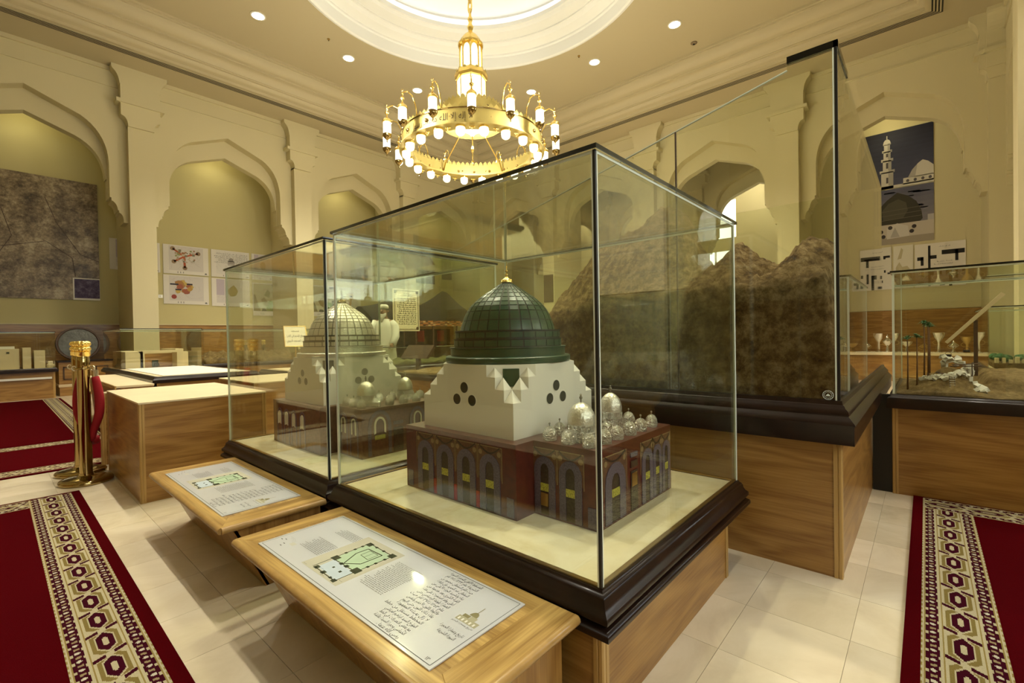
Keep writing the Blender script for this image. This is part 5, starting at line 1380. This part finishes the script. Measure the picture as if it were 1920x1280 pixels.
def map_print(seed, kind):
    rnd = random.Random(seed)
    def draw(mb, f):
        g = f(0); h = f(1); k = f(2)
        frect(mb, g, .12, .88, .12, .97, (.60, .56, .53) if kind != 'text' else (.66, .63, .58))
        for _ in range(26):
            a = (.14 + .7 * rnd.random(), .15 + .78 * rnd.random()); an = rnd.random() * pi; l = .1 + .2 * rnd.random()
            b = (min(.87, max(.13, a[0] + l * cos(an))), min(.96, max(.13, a[1] + l * sin(an))))
            fline(mb, h, a, b, .004, (.45, .40, .40))
        if kind == 'arms':
            c = (.45, .62)
            for an, l in ((2.45, .40), (.35, .42), (3.75, .34), (4.75, .40)):
                k = f(2 + .2 * an); e = (c[0] + l * cos(an) * .8, c[1] + l * sin(an)); fline(mb, k, c, e, .05, (.42, .09, .03))
                flat(mb, k, [(e[0] + .055 * cos(2 * pi * i / 9), e[1] + .075 * sin(2 * pi * i / 9)) for i in range(9)], (.30, .20, .12))
            for li in range(48):
                x, y = c[0] + .42 * (rnd.random() - .5), c[1] + .42 * (rnd.random() - .5); w_ = .02 + .04 * rnd.random(); frect(mb, f(3 + .1 * li), x, x + w_, y, y + w_ * 1.2, rnd.choice([(.26, .30, .12), (.44, .40, .34), (.30, .14, .06), (.20, .18, .12), (.5, .42, .3)]))
        elif kind == 'blob':
            for li in range(16):
                x, y = .45 + .3 * (rnd.random() - .5), .6 + .35 * (rnd.random() - .5); r = .05 + .05 * rnd.random()
                flat(mb, f(2.2 + .25 * li), [(x + r * cos(2 * pi * i / 7) * (.7 + .5 * rnd.random()), y + r * 1.3 * sin(2 * pi * i / 7) * (.7 + .5 * rnd.random())) for i in range(7)], rnd.choice([(.45, .26, .06), (.36, .18, .06), (.32, .10, .06), (.50, .36, .10)]))
            for x, y, s in ((.25, .68, .07), (.33, .5, .05), (.58, .7, .05)): frect(mb, f(7), x - s * 1.6, x + s, y - .025, y + .025, (.03, .025, .04))
            flat(mb, k, [(.22 + .06 * cos(2 * pi * i / 8), .25 + .08 * sin(2 * pi * i / 8)) for i in range(8)], (.28, .05, .04))
        elif kind == 'small':
            flat(mb, k, [(.55 + .13 * cos(2 * pi * i / 9) * (.7 + .5 * rnd.random()), .55 + .2 * sin(2 * pi * i / 9) * (.7 + .5 * rnd.random())) for i in range(9)], (.36, .28, .10))
            frect(mb, k, .12, .32, .4, .97, (.46, .40, .46))
        elif kind == 'text':
            frect(mb, k, .42, .60, .45, .62, (.40, .36, .33))
            flat(mb, k, [(.51 + .07 * cos(a), .6 + .14 * sin(a)) for a in [pi * i / 8 for i in range(9)]], (.33, .30, .27))
            mb.col = (.25, .24, .22); greek(mb, k, .06, .95, .5, .92, .055, rnd, hh=.3, short=.3)
        elif kind == 'green':
            lz = 0; frect(mb, h, 0.02, .98, .14, .98, (.42, .38, .22))
            for c, pts in (((.20, .17, .07), [(.02, .14), (.30, .14), (.22, .35), (.10, .62), (.02, .66)]), ((.16, .22, .04), [(.55, .14), (.98, .14), (.98, .40), (.70, .48), (.52, .34)]), ((.22, .24, .10), [(.45, .62), (.60, .82), (.72, .70), (.66, .56)]), ((.06, .03, .015), [(.80, .90), (.97, .92), (.97, .98), (.78, .98)]), ((.24, .19, .07), [(.32, .5), (.45, .58), (.62, .40), (.60, .3), (.45, .3)]), ((.10, .06, .02), [(.88, .36), (.97, .30), (.97, .55), (.86, .52)]), ((.05, .06, .03), [(.34, .14), (.56, .14), (.50, .22), (.38, .22)])):
                lz += .4; flat(mb, f(2 + lz), pts, c)
        mb.col = (.10, .10, .10)
        for x in (.30, .36, .42): mb.add([k(x, .03), k(x + .012, .03), k(x + .012, .09), k(x, .09)], [(0, 1, 2, 3)])
        mb.add([k(.90, .04), k(.965, .04), k(.945, .085), k(.92, .085)], [(0, 1, 2, 3)])
    return draw
P0 = 2.12
cols = [(2.05, 3.10), (3.16, 4.245), (4.315, 5.335), (5.40, 6.40)]
board('map_poster', 'white map poster partly hidden by the second left pier, upper row', 'poster', mL, 2.05, 3.10, 3.0, 3.8, map_print(1, 'small'))
board('map_poster', 'white poster of a plan with four red arms, left wall upper row', 'poster', mL, 3.17, 4.245, 3.0, 3.80, map_print(2, 'arms'))
board('map_poster', 'white poster of an orange plan with black strokes, left wall lower row', 'poster', mL, 3.16, 4.235, 2.16, 2.965, map_print(3, 'blob'))
board('map_poster', 'white poster of text around a domed building, left wall upper row', 'poster', mL, 4.315, 5.34, 3.0, 3.80, map_print(4, 'text'))
board('map_poster', 'white poster with a small tan plan, left wall lower row', 'poster', mL, 4.31, 5.335, 2.14, 2.96, map_print(5, 'small'))
board('map_poster', 'white poster next to the text poster, mostly behind the case edge', 'poster', mL, 5.41, 6.0, 3.0, 3.8, map_print(6, 'small'))
board('map_poster', 'olive and brown region map poster, left wall lower row by the pier', 'poster', mL, 5.42, 6.14, 1.88, 2.9, map_print(7, 'green'))
board('map_poster', 'green map poster in the third left bay, left of three', 'poster', mL, 7.2, 8.1, 1.9, 2.95, map_print(8, 'green'))
board('map_poster', 'tan plan poster in the third left bay, middle of three', 'poster', mL, 8.2, 9.1, 1.9, 2.95, map_print(9, 'blob'))
board('map_poster', 'pale plan poster in the third left bay, upper right', 'poster', mL, 8.9, 9.7, 3.1, 3.9, map_print(10, 'small'))
board('painting', 'dark wide picture in the fourth left bay above the tent', 'painting', mL, 10.9, 12.6, 3.35, 3.95, None, base=(.10, .08, .06))
board('painting', 'small dark photograph by the far corner of the hall', 'photograph', mL, 13.0, 13.55, 3.6, 4.6, None, base=(.10, .09, .08))
board('painting', 'brown framed picture on the second right pier', 'painting', lambda p, q, d: (X1 - .225 + d, -p, q), -10.45, -10.03, 2.3, 3.3, None, base=(.12, .08, .05))
# white switch beside the orange plan poster
sw_ = thing('wall_switch', 'small bright white switch plate beside the orange plan poster', 'switch', mL(3.09, 2.36, 0))
MB().prism([(3.02, 2.31), (3.14, 2.31), (3.14, 2.40), (3.02, 2.40)], -.02, 0, mL).build('plate', plain('switch_white', (.9, .9, .88), .3), sw_)
MB().prism([(3.07, 2.335), (3.09, 2.335), (3.09, 2.375), (3.07, 2.375)], -.024, -.02, mL).build('rocker', M_STONE, sw_)

# the two mosque photographs and three plans on the right wall; p = -Y
def photo_sky(mb, f):
    g, h, k = f(0), f(1), f(2)
    for i in range(12):
        t = i / 11; frect(mb, g, 0, 1, i / 12, (i + 1) / 12, (.018 + .055 * (1 - t), .018 + .060 * (1 - t), .040 + .10 * (1 - t)))
    Wc = (.62, .58, .53); Sh = (.40, .37, .35); Dk = (.10, .09, .10)
    frect(mb, h, 0, 1, 0, .05, Wc)
    x = .38
    for w, a, b in ((.085, .0, .30), (.105, .28, .33), (.06, .33, .50), (.085, .48, .53), (.05, .53, .66), (.07, .64, .68), (.042, .68, .78), (.055, .77, .80)):
        frect(mb, h, x - w, x + w * .2, a, b, Wc); frect(mb, h, x + w * .2, x + w, a, b, Sh)
    flat(mb, h, [(x + .05 * cos(t), .80 + .07 * sin(t)) for t in [pi * i / 10 for i in range(11)]], Wc)
    fline(mb, h, (x, .86), (x, .93), .012, Wc)
    for a, b in ((.10, .2), (.36, .46), (.56, .62)): frect(mb, k, x - .015, x + .015, a, b, Dk)
    frect(mb, h, .60, 1.0, .03, .14, Wc)
    flat(mb, h, [(.66, .13), (.72, .26), (.80, .355), (.86, .40), (.93, .36), (1.0, .28), (1.0, .13)], Wc)
    flat(mb, k, [(.66, .13), (.72, .26), (.79, .34), (.76, .13)], Sh)
    for a in (.66, .76, .86, .955): flat(mb, k, [(a + .022 * cos(2 * pi * i / 10), .085 + .028 * sin(2 * pi * i / 10)) for i in range(10)], Dk)
def photo_dome(mb, f):
    g, h, k = f(0), f(1), f(2)
    for i in range(10):
        t = i / 9; frect(mb, g, 0, 1, i / 10, (i + 1) / 10, (.26 - .15 * t, .24 - .13 * t, .26 - .09 * t))
    rnd = random.Random(4)
    for _ in range(14):
        x, y = rnd.random() * .8, .55 + .4 * rnd.random(); frect(mb, g, x, x + .2, y, y + .02, (.30, .28, .29))
    frect(mb, h, 0, 1, 0, .12, (.34, .29, .23)); frect(mb, h, 0, 1, .12, .36, (.52, .46, .40))
    flat(mb, k, [(.10, .36), (.10, .55), (.09, .68), (.22, .80), (.40, .92), (.58, .84), (.72, .72), (.80, .55), (.82, .40), (.78, .36)], (.045, .040, .030))
    flat(mb, f(3), [(.14, .62), (.25, .74), (.42, .80), (.55, .72), (.58, .58), (.50, .45), (.16, .44)], (.085, .078, .055))
    for y in (.44, .52, .60): fline(mb, f(4), (.10, y), (.80, y + .02), .008, (.14, .12, .09))
    flat(mb, k, [(.22, .10), (.22, .30), (.40, .37), (.58, .30), (.60, .12)], (.60, .56, .52)); flat(mb, f(3), [(.28, .12), (.36, .30), (.44, .12)], (.42, .38, .36))
    for x, y in ((.12, .24), (.16, .15), (.28, .30), (.68, .28), (.64, .20)): flat(mb, f(3), [(x + .04 * cos(2 * pi * i / 10), y + .035 * sin(2 * pi * i / 10)) for i in range(10)], (.05, .04, .04))
    frect(mb, k, .90, 1.0, .36, .46, (.45, .42, .42))
def plan(seed):
    def draw(mb, f):
        h = f(0); Kc = (.012, .010, .010); rnd = random.Random(seed)
        for a, b, c, e in (((.06, .66, .70, .76), (.16, .24, .05, .70), (.30, .40, .05, .55), (.08, .14, .48, .53), (.0 + .06, .2, .14, .2), (.36, .70, .16, .22), (.72, .80, .72, .78), (.72, .95, .75, .80), (.74, .80, .40, .46), (.86, .98, .36, .40)) if seed == 1 else
                           ((.27, .32, .02, .95), (.30, .44, .64, .72), (.54, .98, .72, .82), (.05, .18, .62, .70), (.12, .18, .50, .70), (.06, .18, .06, .12), (.13, .18, .24, .42), (.30, .38, .26, .34), (.44, .54, .26, .34), (.62, .74, .26, .36), (.68, .74, .0, .36), (.80, .86, .56, .80), (.80, .85, .16, .40), (.93, .98, .30, .38), (.5, .6, .02, .08))):
            frect(mb, h, a, b, c, e, Kc)
        mb.col = (.45, .42, .40); greek(mb, h, .35, .75, .45, .62, .06, rnd, hh=.25); greek(mb, h, .45, .7, .85, .95, .05, rnd, hh=.3)
    return draw
def tan_map(mb, f):
    h = f(0); rnd = random.Random(8)
    flat(mb, h, [(.08, .05), (.95, .05), (.9, .4), (.7, .52), (.45, .50), (.3, .62), (.12, .5)], (.50, .44, .28)); flat(mb, h, [(.2, .68), (.4, .95), (.5, .9), (.4, .7)], (.50, .44, .28))
    for _ in range(12):
        a = (.15 + .7 * rnd.random(), .1 + .35 * rnd.random()); fline(mb, f(1), a, (a[0] + .2 * (rnd.random() - .3), a[1] + .15 * rnd.random()), .015, (.66, .60, .42))
board('mosque_photograph', 'photograph of a white minaret and dome under a dark blue sky', 'photograph', mR, -1.25, .17, 4.68, 6.13, photo_sky)
board('mosque_photograph', 'photograph of a large dark dome under grey cloud, below the minaret picture', 'photograph', mR, -.98, .17, 3.26, 4.66, photo_dome)
board('plan_poster', 'black and white building plan, left of the tan map on the right wall', 'poster', mR, -1.22, -.64, 2.12, 3.20, plan(1), base=(.72, .68, .60))
board('plan_poster', 'narrow tan coast map between two black and white plans, right wall', 'poster', mR, -.60, -.22, 2.12, 3.20, tan_map, base=(.72, .68, .58))
board('plan_poster', 'wide black and white building plan, right of the tan map', 'poster', mR, -.19, .72, 2.12, 3.18, plan(2), base=(.74, .69, .62))

# ------------------------------------------------------------------ the chandelier
ch = thing('chandelier', 'huge gilt ring chandelier with lit lanterns under the round ceiling dome', 'chandelier', (CX, CY, 4.45))
A = (CX, CY, 0)
def pol(r, a, z): return (CX + r * cos(a), CY + r * sin(a), z)
def ring_band(r, z0, z1, th=.02, n=96): return MB().lathe([(r, z0), (r + th, z0), (r + th, z1), (r, z1), (r, z0)], n, A, cap=False)
RB, ZB0, ZB1 = 1.29, 4.56, 4.82
ring_band(RB, ZB0, ZB1).build('calligraphy_band', M_GILT, ch, smooth=40)
MB().lathe([(1.10, 4.545), (1.36, 4.545), (1.36, 4.565), (1.10, 4.565), (1.10, 4.545)], 96, A, cap=False).build('bulb_shelf', M_GILT, ch, smooth=40)
for r, z in ((1.322, 4.57), (1.322, 4.81)):
    MB().lathe([(r, z - .012), (r + .016, z), (r, z + .012)], 96, A, cap=False).build('bead_moulding', M_BRASS, ch, smooth=True)
def crest(r, z, n, h, w, nm):
    q = MB(); leaf = None
    for i in range(n):
        a = 2 * pi * i / n
        if leaf is None:
            pts = [(-.5, 0), (.5, 0), (.5, .35), (.28, .62), (.12, .72), (0, 1), (-.12, .72), (-.28, .62), (-.5, .35)]
            b = MB(); b.add([(r, u * w, z + v * h) for u, v in pts] + [(r + .01, u * w, z + v * h) for u, v in pts], [tuple(range(9)), tuple(range(17, 8, -1))] + [(i, 9 + i, 9 + (i + 1) % 9, (i + 1) % 9) for i in range(9)])
            b.v = [(x + CX, y + CY, zz) for x, y, zz in b.v]
            leaf = b.build(nm, M_GILT, ch, origin=(CX, CY, 4.45))
        else: inst(leaf, ch, rot=(0, 0, a))
crest(1.295, 4.82, 84, .085, .085, 'crest_leaf')
crest(.555, 5.36, 36, .085, .085, 'crest_leaf')
ring_band(.55, 5.08, 5.36).build('upper_band', M_GILT, ch, smooth=40)
for i in range(16):
    a = 2 * pi * (i + .5) / 16
    MB().ball(pol(1.318, a, 4.69), .034, 10, 6).build('boss', M_BRASS, ch, smooth=True) if i not in (9, 10, 11) else None
for i in range(12):
    a = 2 * pi * (i + .5) / 12; MB().ball(pol(.575, a, 5.22), .04, 10, 6).build('medallion', M_BRASS, ch, smooth=True)
for i in range(24):
    a = 2 * pi * i / 24; MB().ball(pol(1.286, a, 4.68), .028, 8, 5).build('boss', M_BRASSD, ch, smooth=True)
# raised calligraphy on the band face towards the viewer
tx = MB(); s = 'لا إله إلا الله محمد رسول الله'
vs, fs, w = glyphs(s); size = .20; a_right = math.atan2(-CY, -CX) + .0
for (vx, vy) in vs: pass
tx.add([pol(1.314, a_right - (-vx) * size * .62 / 1.31 * 1.0, 4.625 + vy * size * .8) for vx, vy in vs], fs)
tx.build('calligraphy', M_DKWOOD, ch, fixn=False)
# lantern arms and lanterns
a00 = math.atan2(-CY, -CX)
lan_parts = []
for i in range(16):
    a = a00 + 2 * pi * i / 16
    c = pol(1.60, a, 0); r0 = .056
    arm = [pol(1.30, a, 4.80), pol(1.33, a, 5.0), pol(1.40, a, 5.14), pol(1.50, a, 5.17), pol(1.58, a, 5.12), pol(1.60, a, 5.04)]
    MB().tube(arm, .012, 6).build('lantern_arm', M_GOLD, ch, smooth=True)
    if i == 0:
        def lp(prof, m, nm, sm=45):
            o = MB().lathe(prof, 16, c).build(nm, m, ch, smooth=sm, origin=pol(1.60, a, 4.7)); lan_parts.append(o)
        lp([(.0, 4.64), (.062, 4.64), (.068, 4.66), (.068, 4.85), (.062, 4.87), (0, 4.87)], M_LAMP, 'lantern_glass')
        lp([(.0, 4.50), (.008, 4.515), (.014, 4.53), (.010, 4.545), (.036, 4.57), (.066, 4.60), (.078, 4.635), (.074, 4.655), (.06, 4.65)], M_BRASS, 'lantern_cup')
        lp([(.070, 4.85), (.080, 4.855), (.080, 4.885), (.064, 4.905), (.036, 4.93), (.014, 4.95), (.012, 4.99), (.034, 5.01), (.036, 5.03), (.010, 5.05), (.007, 5.08), (.014, 5.095), (.006, 5.11), (0, 5.13)], M_GOLD, 'lantern_cap')
        b = MB().tube([(c[0] + .02 * cos(t) * sin(a), c[1] - .02 * cos(t) * cos(a), 5.155 + .02 * sin(t)) for t in [pi * .75 + pi * 1.5 * k / 10 for k in range(11)]], .004, 5).build('crescent', M_GOLD, ch, smooth=True, origin=pol(1.60, a, 4.7)); lan_parts.append(b)
    else:
        for o in lan_parts: inst(o, ch, Vector(pol(1.60, a, 4.7)) - wloc(ch), rot=(0, 0, a - a00))
# bulbs under the shelf with small gilt pendants between
bp0 = []
for i in range(20):
    a = a00 + 2 * pi * (i + .5) / 20; c = pol(1.23, a, 0)
    if i == 0:
        bp0.append(MB().lathe([(.0, 4.39), (.042, 4.396), (.066, 4.418), (.076, 4.45), (.076, 4.52), (0, 4.52)], 16, c).build('bulb', M_LAMP, ch, smooth=45, origin=(c[0], c[1], 4.45)))
        bp0.append(MB().lathe([(.078, 4.515), (.084, 4.52), (.084, 4.545), (0, 4.545)], 16, c).build('bulb_holder', M_GOLD, ch, smooth=45, origin=(c[0], c[1], 4.45)))
    else:
        for o in bp0: inst(o, ch, Vector((c[0], c[1], 4.45)) - wloc(ch))
    a = a00 + 2 * pi * i / 20; c = pol(1.27, a, 4.51)
    q = MB(); q.ball(c, .022, 8, 5); q.ball((c[0], c[1], c[2] - .035), .013, 8, 5); q.ball(pol(1.27, a + .025, 4.515), .016, 8, 5); q.ball(pol(1.27, a - .025, 4.515), .016, 8, 5)
    q.build('pendant', M_GOLD, ch, smooth=True)
# rods to the tower, hub bowl
for i in range(6):
    a = a00 + 2 * pi * (i + .5) / 6
    MB().tube([pol(1.26, a, 4.62), pol(1.15, a, 4.75), pol(.55, a, 5.06), pol(.50, a, 5.12)], .014, 6).build('strut', M_GOLD, ch, smooth=True)
MB().lathe([(.12, 5.085), (.548, 5.085), (.548, 5.095), (.12, 5.095)], 48, A).build('upper_underside', M_GILT, ch)
MB().lathe([(0, 4.90), (.03, 4.91), (.05, 4.94), (.12, 4.99), (.19, 5.02), (.20, 5.05), (.12, 5.09)], 32, A, cap=False).build('hub_bowl', M_WHITE, ch, smooth=50)
MB().tube([(CX, CY, 4.62), (CX, CY, 4.92)], .012, 8).build('hub_rod', M_GOLD, ch)
MB().lathe([(.0, 4.56), (.02, 4.60), (.03, 4.64), (.012, 4.70), (0, 4.72)], 12, A).build('hub_drop', M_GOLD, ch, smooth=True)
# eight-sided lantern tower
def oct_(r, z0, z1, m, nm): return MB().lathe([(r, z0), (r, z1)], 8, A).build(nm, m, ch)
oct_(.265, 5.36, 5.95, M_LAMP2, 'tower_glass')
for i in range(8):
    a = 2 * pi * i / 8; MB().tube([pol(.27, a, 5.36), pol(.27, a, 5.96)], .009, 6).build('tower_mullion', M_GOLD, ch)
MB().lathe([(.27, 5.94), (.30, 5.95), (.31, 6.0), (.31, 6.06), (.29, 6.09), (.2, 6.10)], 8, A).build('tower_band', M_GOLD, ch)
oct_(.185, 6.10, 6.58, M_LAMP2, 'lantern_core')
for i in range(8):
    a0_, a1_ = 2 * pi * i / 8, 2 * pi * (i + 1) / 8
    MB().tube([pol(.205, a0_, 6.09), pol(.205, a0_, 6.60)], .016, 6).build('arcade_post', M_GOLD, ch)
    q = MB(); p0, p1 = Vector(pol(.205, a0_, 0)), Vector(pol(.205, a1_, 0))
    pts = [(0, 6.60), (0, 6.44)] + [(.5 - .40 * cos(t), 6.44 + .12 * sin(t)) for t in [pi * k / 8 for k in range(9)]] + [(1, 6.44), (1, 6.60)]
    q.add([p0.lerp(p1, u) + Vector((0, 0, z)) for u, z in pts], [tuple(range(len(pts)))]); q.build('arcade_head', M_GOLD, ch, fixn=False)
MB().lathe([(.235, 6.58), (.24, 6.62), (.21, 6.65), (.19, 6.70), (.13, 6.78), (.06, 6.84), (.035, 6.88), (.05, 6.92), (.06, 6.96), (.04, 7.0), (.03, 7.04), (.045, 7.08), (.05, 7.11), (.025, 7.15), (.02, 7.3), (0, 7.32)], 24, A).build('tower_dome', M_GOLD, ch, smooth=45)
for k in range(13):
    z = 7.34 + k * .19
    q = MB().tube([(CX + (.045 * cos(t) if k % 2 else 0), CY + (0 if k % 2 else .045 * cos(t)), z + .12 * sin(t)) for t in [2 * pi * i / 14 for i in range(15)]], .016, 6, cap=False)
    q.build('chain_link', M_GOLD, ch, smooth=True)
crest(.285, 6.06, 16, .05, .06, 'crest_leaf')
for k, (dz, e, rr_, n_) in enumerate(((4.75, CH_W * 1.25, 1.9, 4), (4.72, CH_W * .28, 0.0, 1))):
    for i in range(n_):
        a = a00 + pi / 4 + i * pi / 2
        l = lamp('chandelier_glow', 'POINT', pol(rr_, a, dz), e / n_, (1.0, .93, .72), shadow_soft_size=.12)
        l.parent = ch; l.location = Vector(pol(rr_, a, dz)) - wloc(ch)

# ------------------------------------------------------------------ visitor in white
def skinned(name, verts, edges, radii, mat, parent, sub=2):
    me = bpy.data.meshes.new(name); me.from_pydata(verts, edges, [])
    o = bpy.data.objects.new(name, me); COL.objects.link(o)
    md = o.modifiers.new('s', 'SKIN'); md.use_smooth_shade = True
    for i, r in enumerate(radii):
        sv = me.skin_vertices[0].data[i]; sv.radius = (r, r) if not isinstance(r, tuple) else r; sv.use_root = (i == 0)
    sb = o.modifiers.new('u', 'SUBSURF'); sb.levels = sub; sb.render_levels = sub
    dg = bpy.context.evaluated_depsgraph_get(); dg.update()
    m2 = bpy.data.meshes.new_from_object(o.evaluated_get(dg)); m2.name = name
    m2.materials.clear(); m2.materials.append(mat)
    bpy.data.objects.remove(o); bpy.data.meshes.remove(me)
    r = bpy.data.objects.new(name, m2); COL.objects.link(r); r.parent = parent
    return r
pe = thing('person', 'bearded visitor in a white robe and cap standing behind the silver dome', 'person', (5.17, 7.98, 0))
pe.rotation_euler = (0, 0, math.atan2(-5.17 * .4 - 1, 7.98 * .4 - 1.0) * 0 + radians(-60))
M_SKIN = plain('skin', (.28, .15, .08), .5); M_ROBE = plain('white_robe', (.74, .72, .64), .85, bump=.2, bscale=30); M_BEARD = plain('white_beard', (.60, .57, .50), .9)
# figure faces local -Y; x is its left
J = [(0, 0, .93), (0, .01, 1.12), (0, .01, 1.32), (0, 0, 1.45), (0, -.01, 1.53), (0, -.025, 1.60), (0, -.015, 1.68),
     (.17, .01, 1.40), (.25, -.03, 1.14), (.26, -.20, .98), (.26, -.28, .95), (-.17, .01, 1.40), (-.26, .0, 1.14), (-.29, -.16, .95), (-.30, -.23, .92),
     (.09, 0, .88), (.10, -.01, .48), (.10, .02, .08), (.10, -.10, .04), (-.09, 0, .88), (-.11, -.03, .48), (-.11, .02, .08), (-.11, -.10, .04)]
E_ = [(0, 1), (1, 2), (2, 3), (3, 4), (4, 5), (5, 6), (2, 7), (7, 8), (8, 9), (9, 10), (2, 11), (11, 12), (12, 13), (13, 14), (0, 15), (15, 16), (16, 17), (17, 18), (0, 19), (19, 20), (20, 21), (21, 22)]
Rd = [(.15, .11), (.14, .11), (.15, .11), .06, .055, (.075, .09), (.07, .085), .07, .045, .03, .035, .07, .045, .03, .035, .085, .055, .04, .035, .085, .055, .04, .035]
skinned('body', J, E_, Rd, M_SKIN, pe)
# robe: flared body with sleeves
rb = MB()
prof = [(.27, .24, .06), (.26, .22, .35), (.235, .19, .7), (.215, .165, .95), (.21, .15, 1.15), (.215, .145, 1.3), (.19, .12, 1.40), (.11, .085, 1.46), (.07, .07, 1.48)]
n = 28; vs = []; fs = []
for rx, ry, z in prof:
    for i in range(n):
        a = 2 * pi * i / n; f = 1 + .05 * sin(a * 7) * max(0, (1.1 - z))
        vs.append((rx * f * cos(a), ry * f * sin(a), z))
for j in range(len(prof) - 1):
    for i in range(n): fs.append((j * n + i, j * n + (i + 1) % n, (j + 1) * n + (i + 1) % n, (j + 1) * n + i))
rb.add([(v[0] + 5.17, v[1] + 7.98, v[2]) for v in vs], fs)
rb.build('robe', M_ROBE, pe, smooth=True)
for s, (e, w) in ((1, (J[8], J[9])), (-1, (J[12], J[13]))):
    q = MB().tube([(s * .14 + 5.17, .01 + 7.98, 1.41), (s * .22 + 5.17, 0 + 7.98, 1.32), (e[0] + 5.17, e[1] + 7.98, e[2]), (w[0] + 5.17, w[1] + 7.98, w[2])], [.075, .085, .075, .07], 14)
    q.build('sleeve', M_ROBE, pe, smooth=True)
for s, (w, k) in ((1, (J[9], J[10])), (-1, (J[13], J[14]))):
    for f in range(5):
        b = Vector(k) + Vector(((f - 2) * .014, 0, 0)); L = (.05, .065, .07, .064, .05)[f]
        if f == 0: b += Vector((-s * .0, .03, 0))
        q = MB().tube([b + Vector((5.17, 7.98, 0)), b + Vector((5.17, 7.98 - L * .6, -L * .35)), b + Vector((5.17, 7.98 - L * .75, -L * .8))], [.010, .009, .007], 7)
        q.build('finger', M_SKIN, pe, smooth=True)
q = MB().lathe([(.088, 1.685), (.092, 1.72), (.085, 1.745), (.05, 1.765), (0, 1.77)], 20, (5.17, 7.97, 0)); q.build('cap', M_ROBE, pe, smooth=True)
q = MB()
q.add([(5.17 + x, 7.98 + y, z) for x, y, z in ((-.07, -.06, 1.60), (.07, -.06, 1.60), (.05, -.12, 1.55), (-.05, -.12, 1.55), (.03, -.13, 1.45), (-.03, -.13, 1.45), (0, -.12, 1.40), (-.06, -.03, 1.55), (.06, -.03, 1.55), (0, -.05, 1.42))],
      [(0, 1, 2, 3), (3, 2, 4, 5), (5, 4, 6), (1, 8, 2), (0, 3, 7), (2, 8, 9, 4), (3, 5, 9, 7), (4, 9, 6), (5, 6, 9), (0, 7, 8, 1), (7, 9, 8)]); q.build('beard', M_BEARD, pe, smooth=True)
for s in (-1, 1):
    MB().ball((5.17 + s * .03, 7.98 - .105, 1.66), .010, 8, 5).build('eye', M_BLACK, pe); MB().ball((5.17 + s * .082, 7.98 - .01, 1.63), .022, 8, 6).build('ear', M_SKIN, pe, smooth=True)
MB().tube([(5.17, 7.98 - .10, 1.66), (5.17, 7.98 - .135, 1.615), (5.17, 7.98 - .11, 1.605)], [.010, .016, .010], 8).build('nose', M_SKIN, pe, smooth=True)
MB().tube([(5.17 - .17, 7.98 - .06, 1.44), (5.17 - .19, 7.98 - .14, 1.30), (5.17 - .17, 7.98 - .17, 1.0), (5.17 - .16, 7.98 - .18, .82)], [.05, .06, .06, .07], 10).build('shawl', M_ROBE, pe, smooth=True)
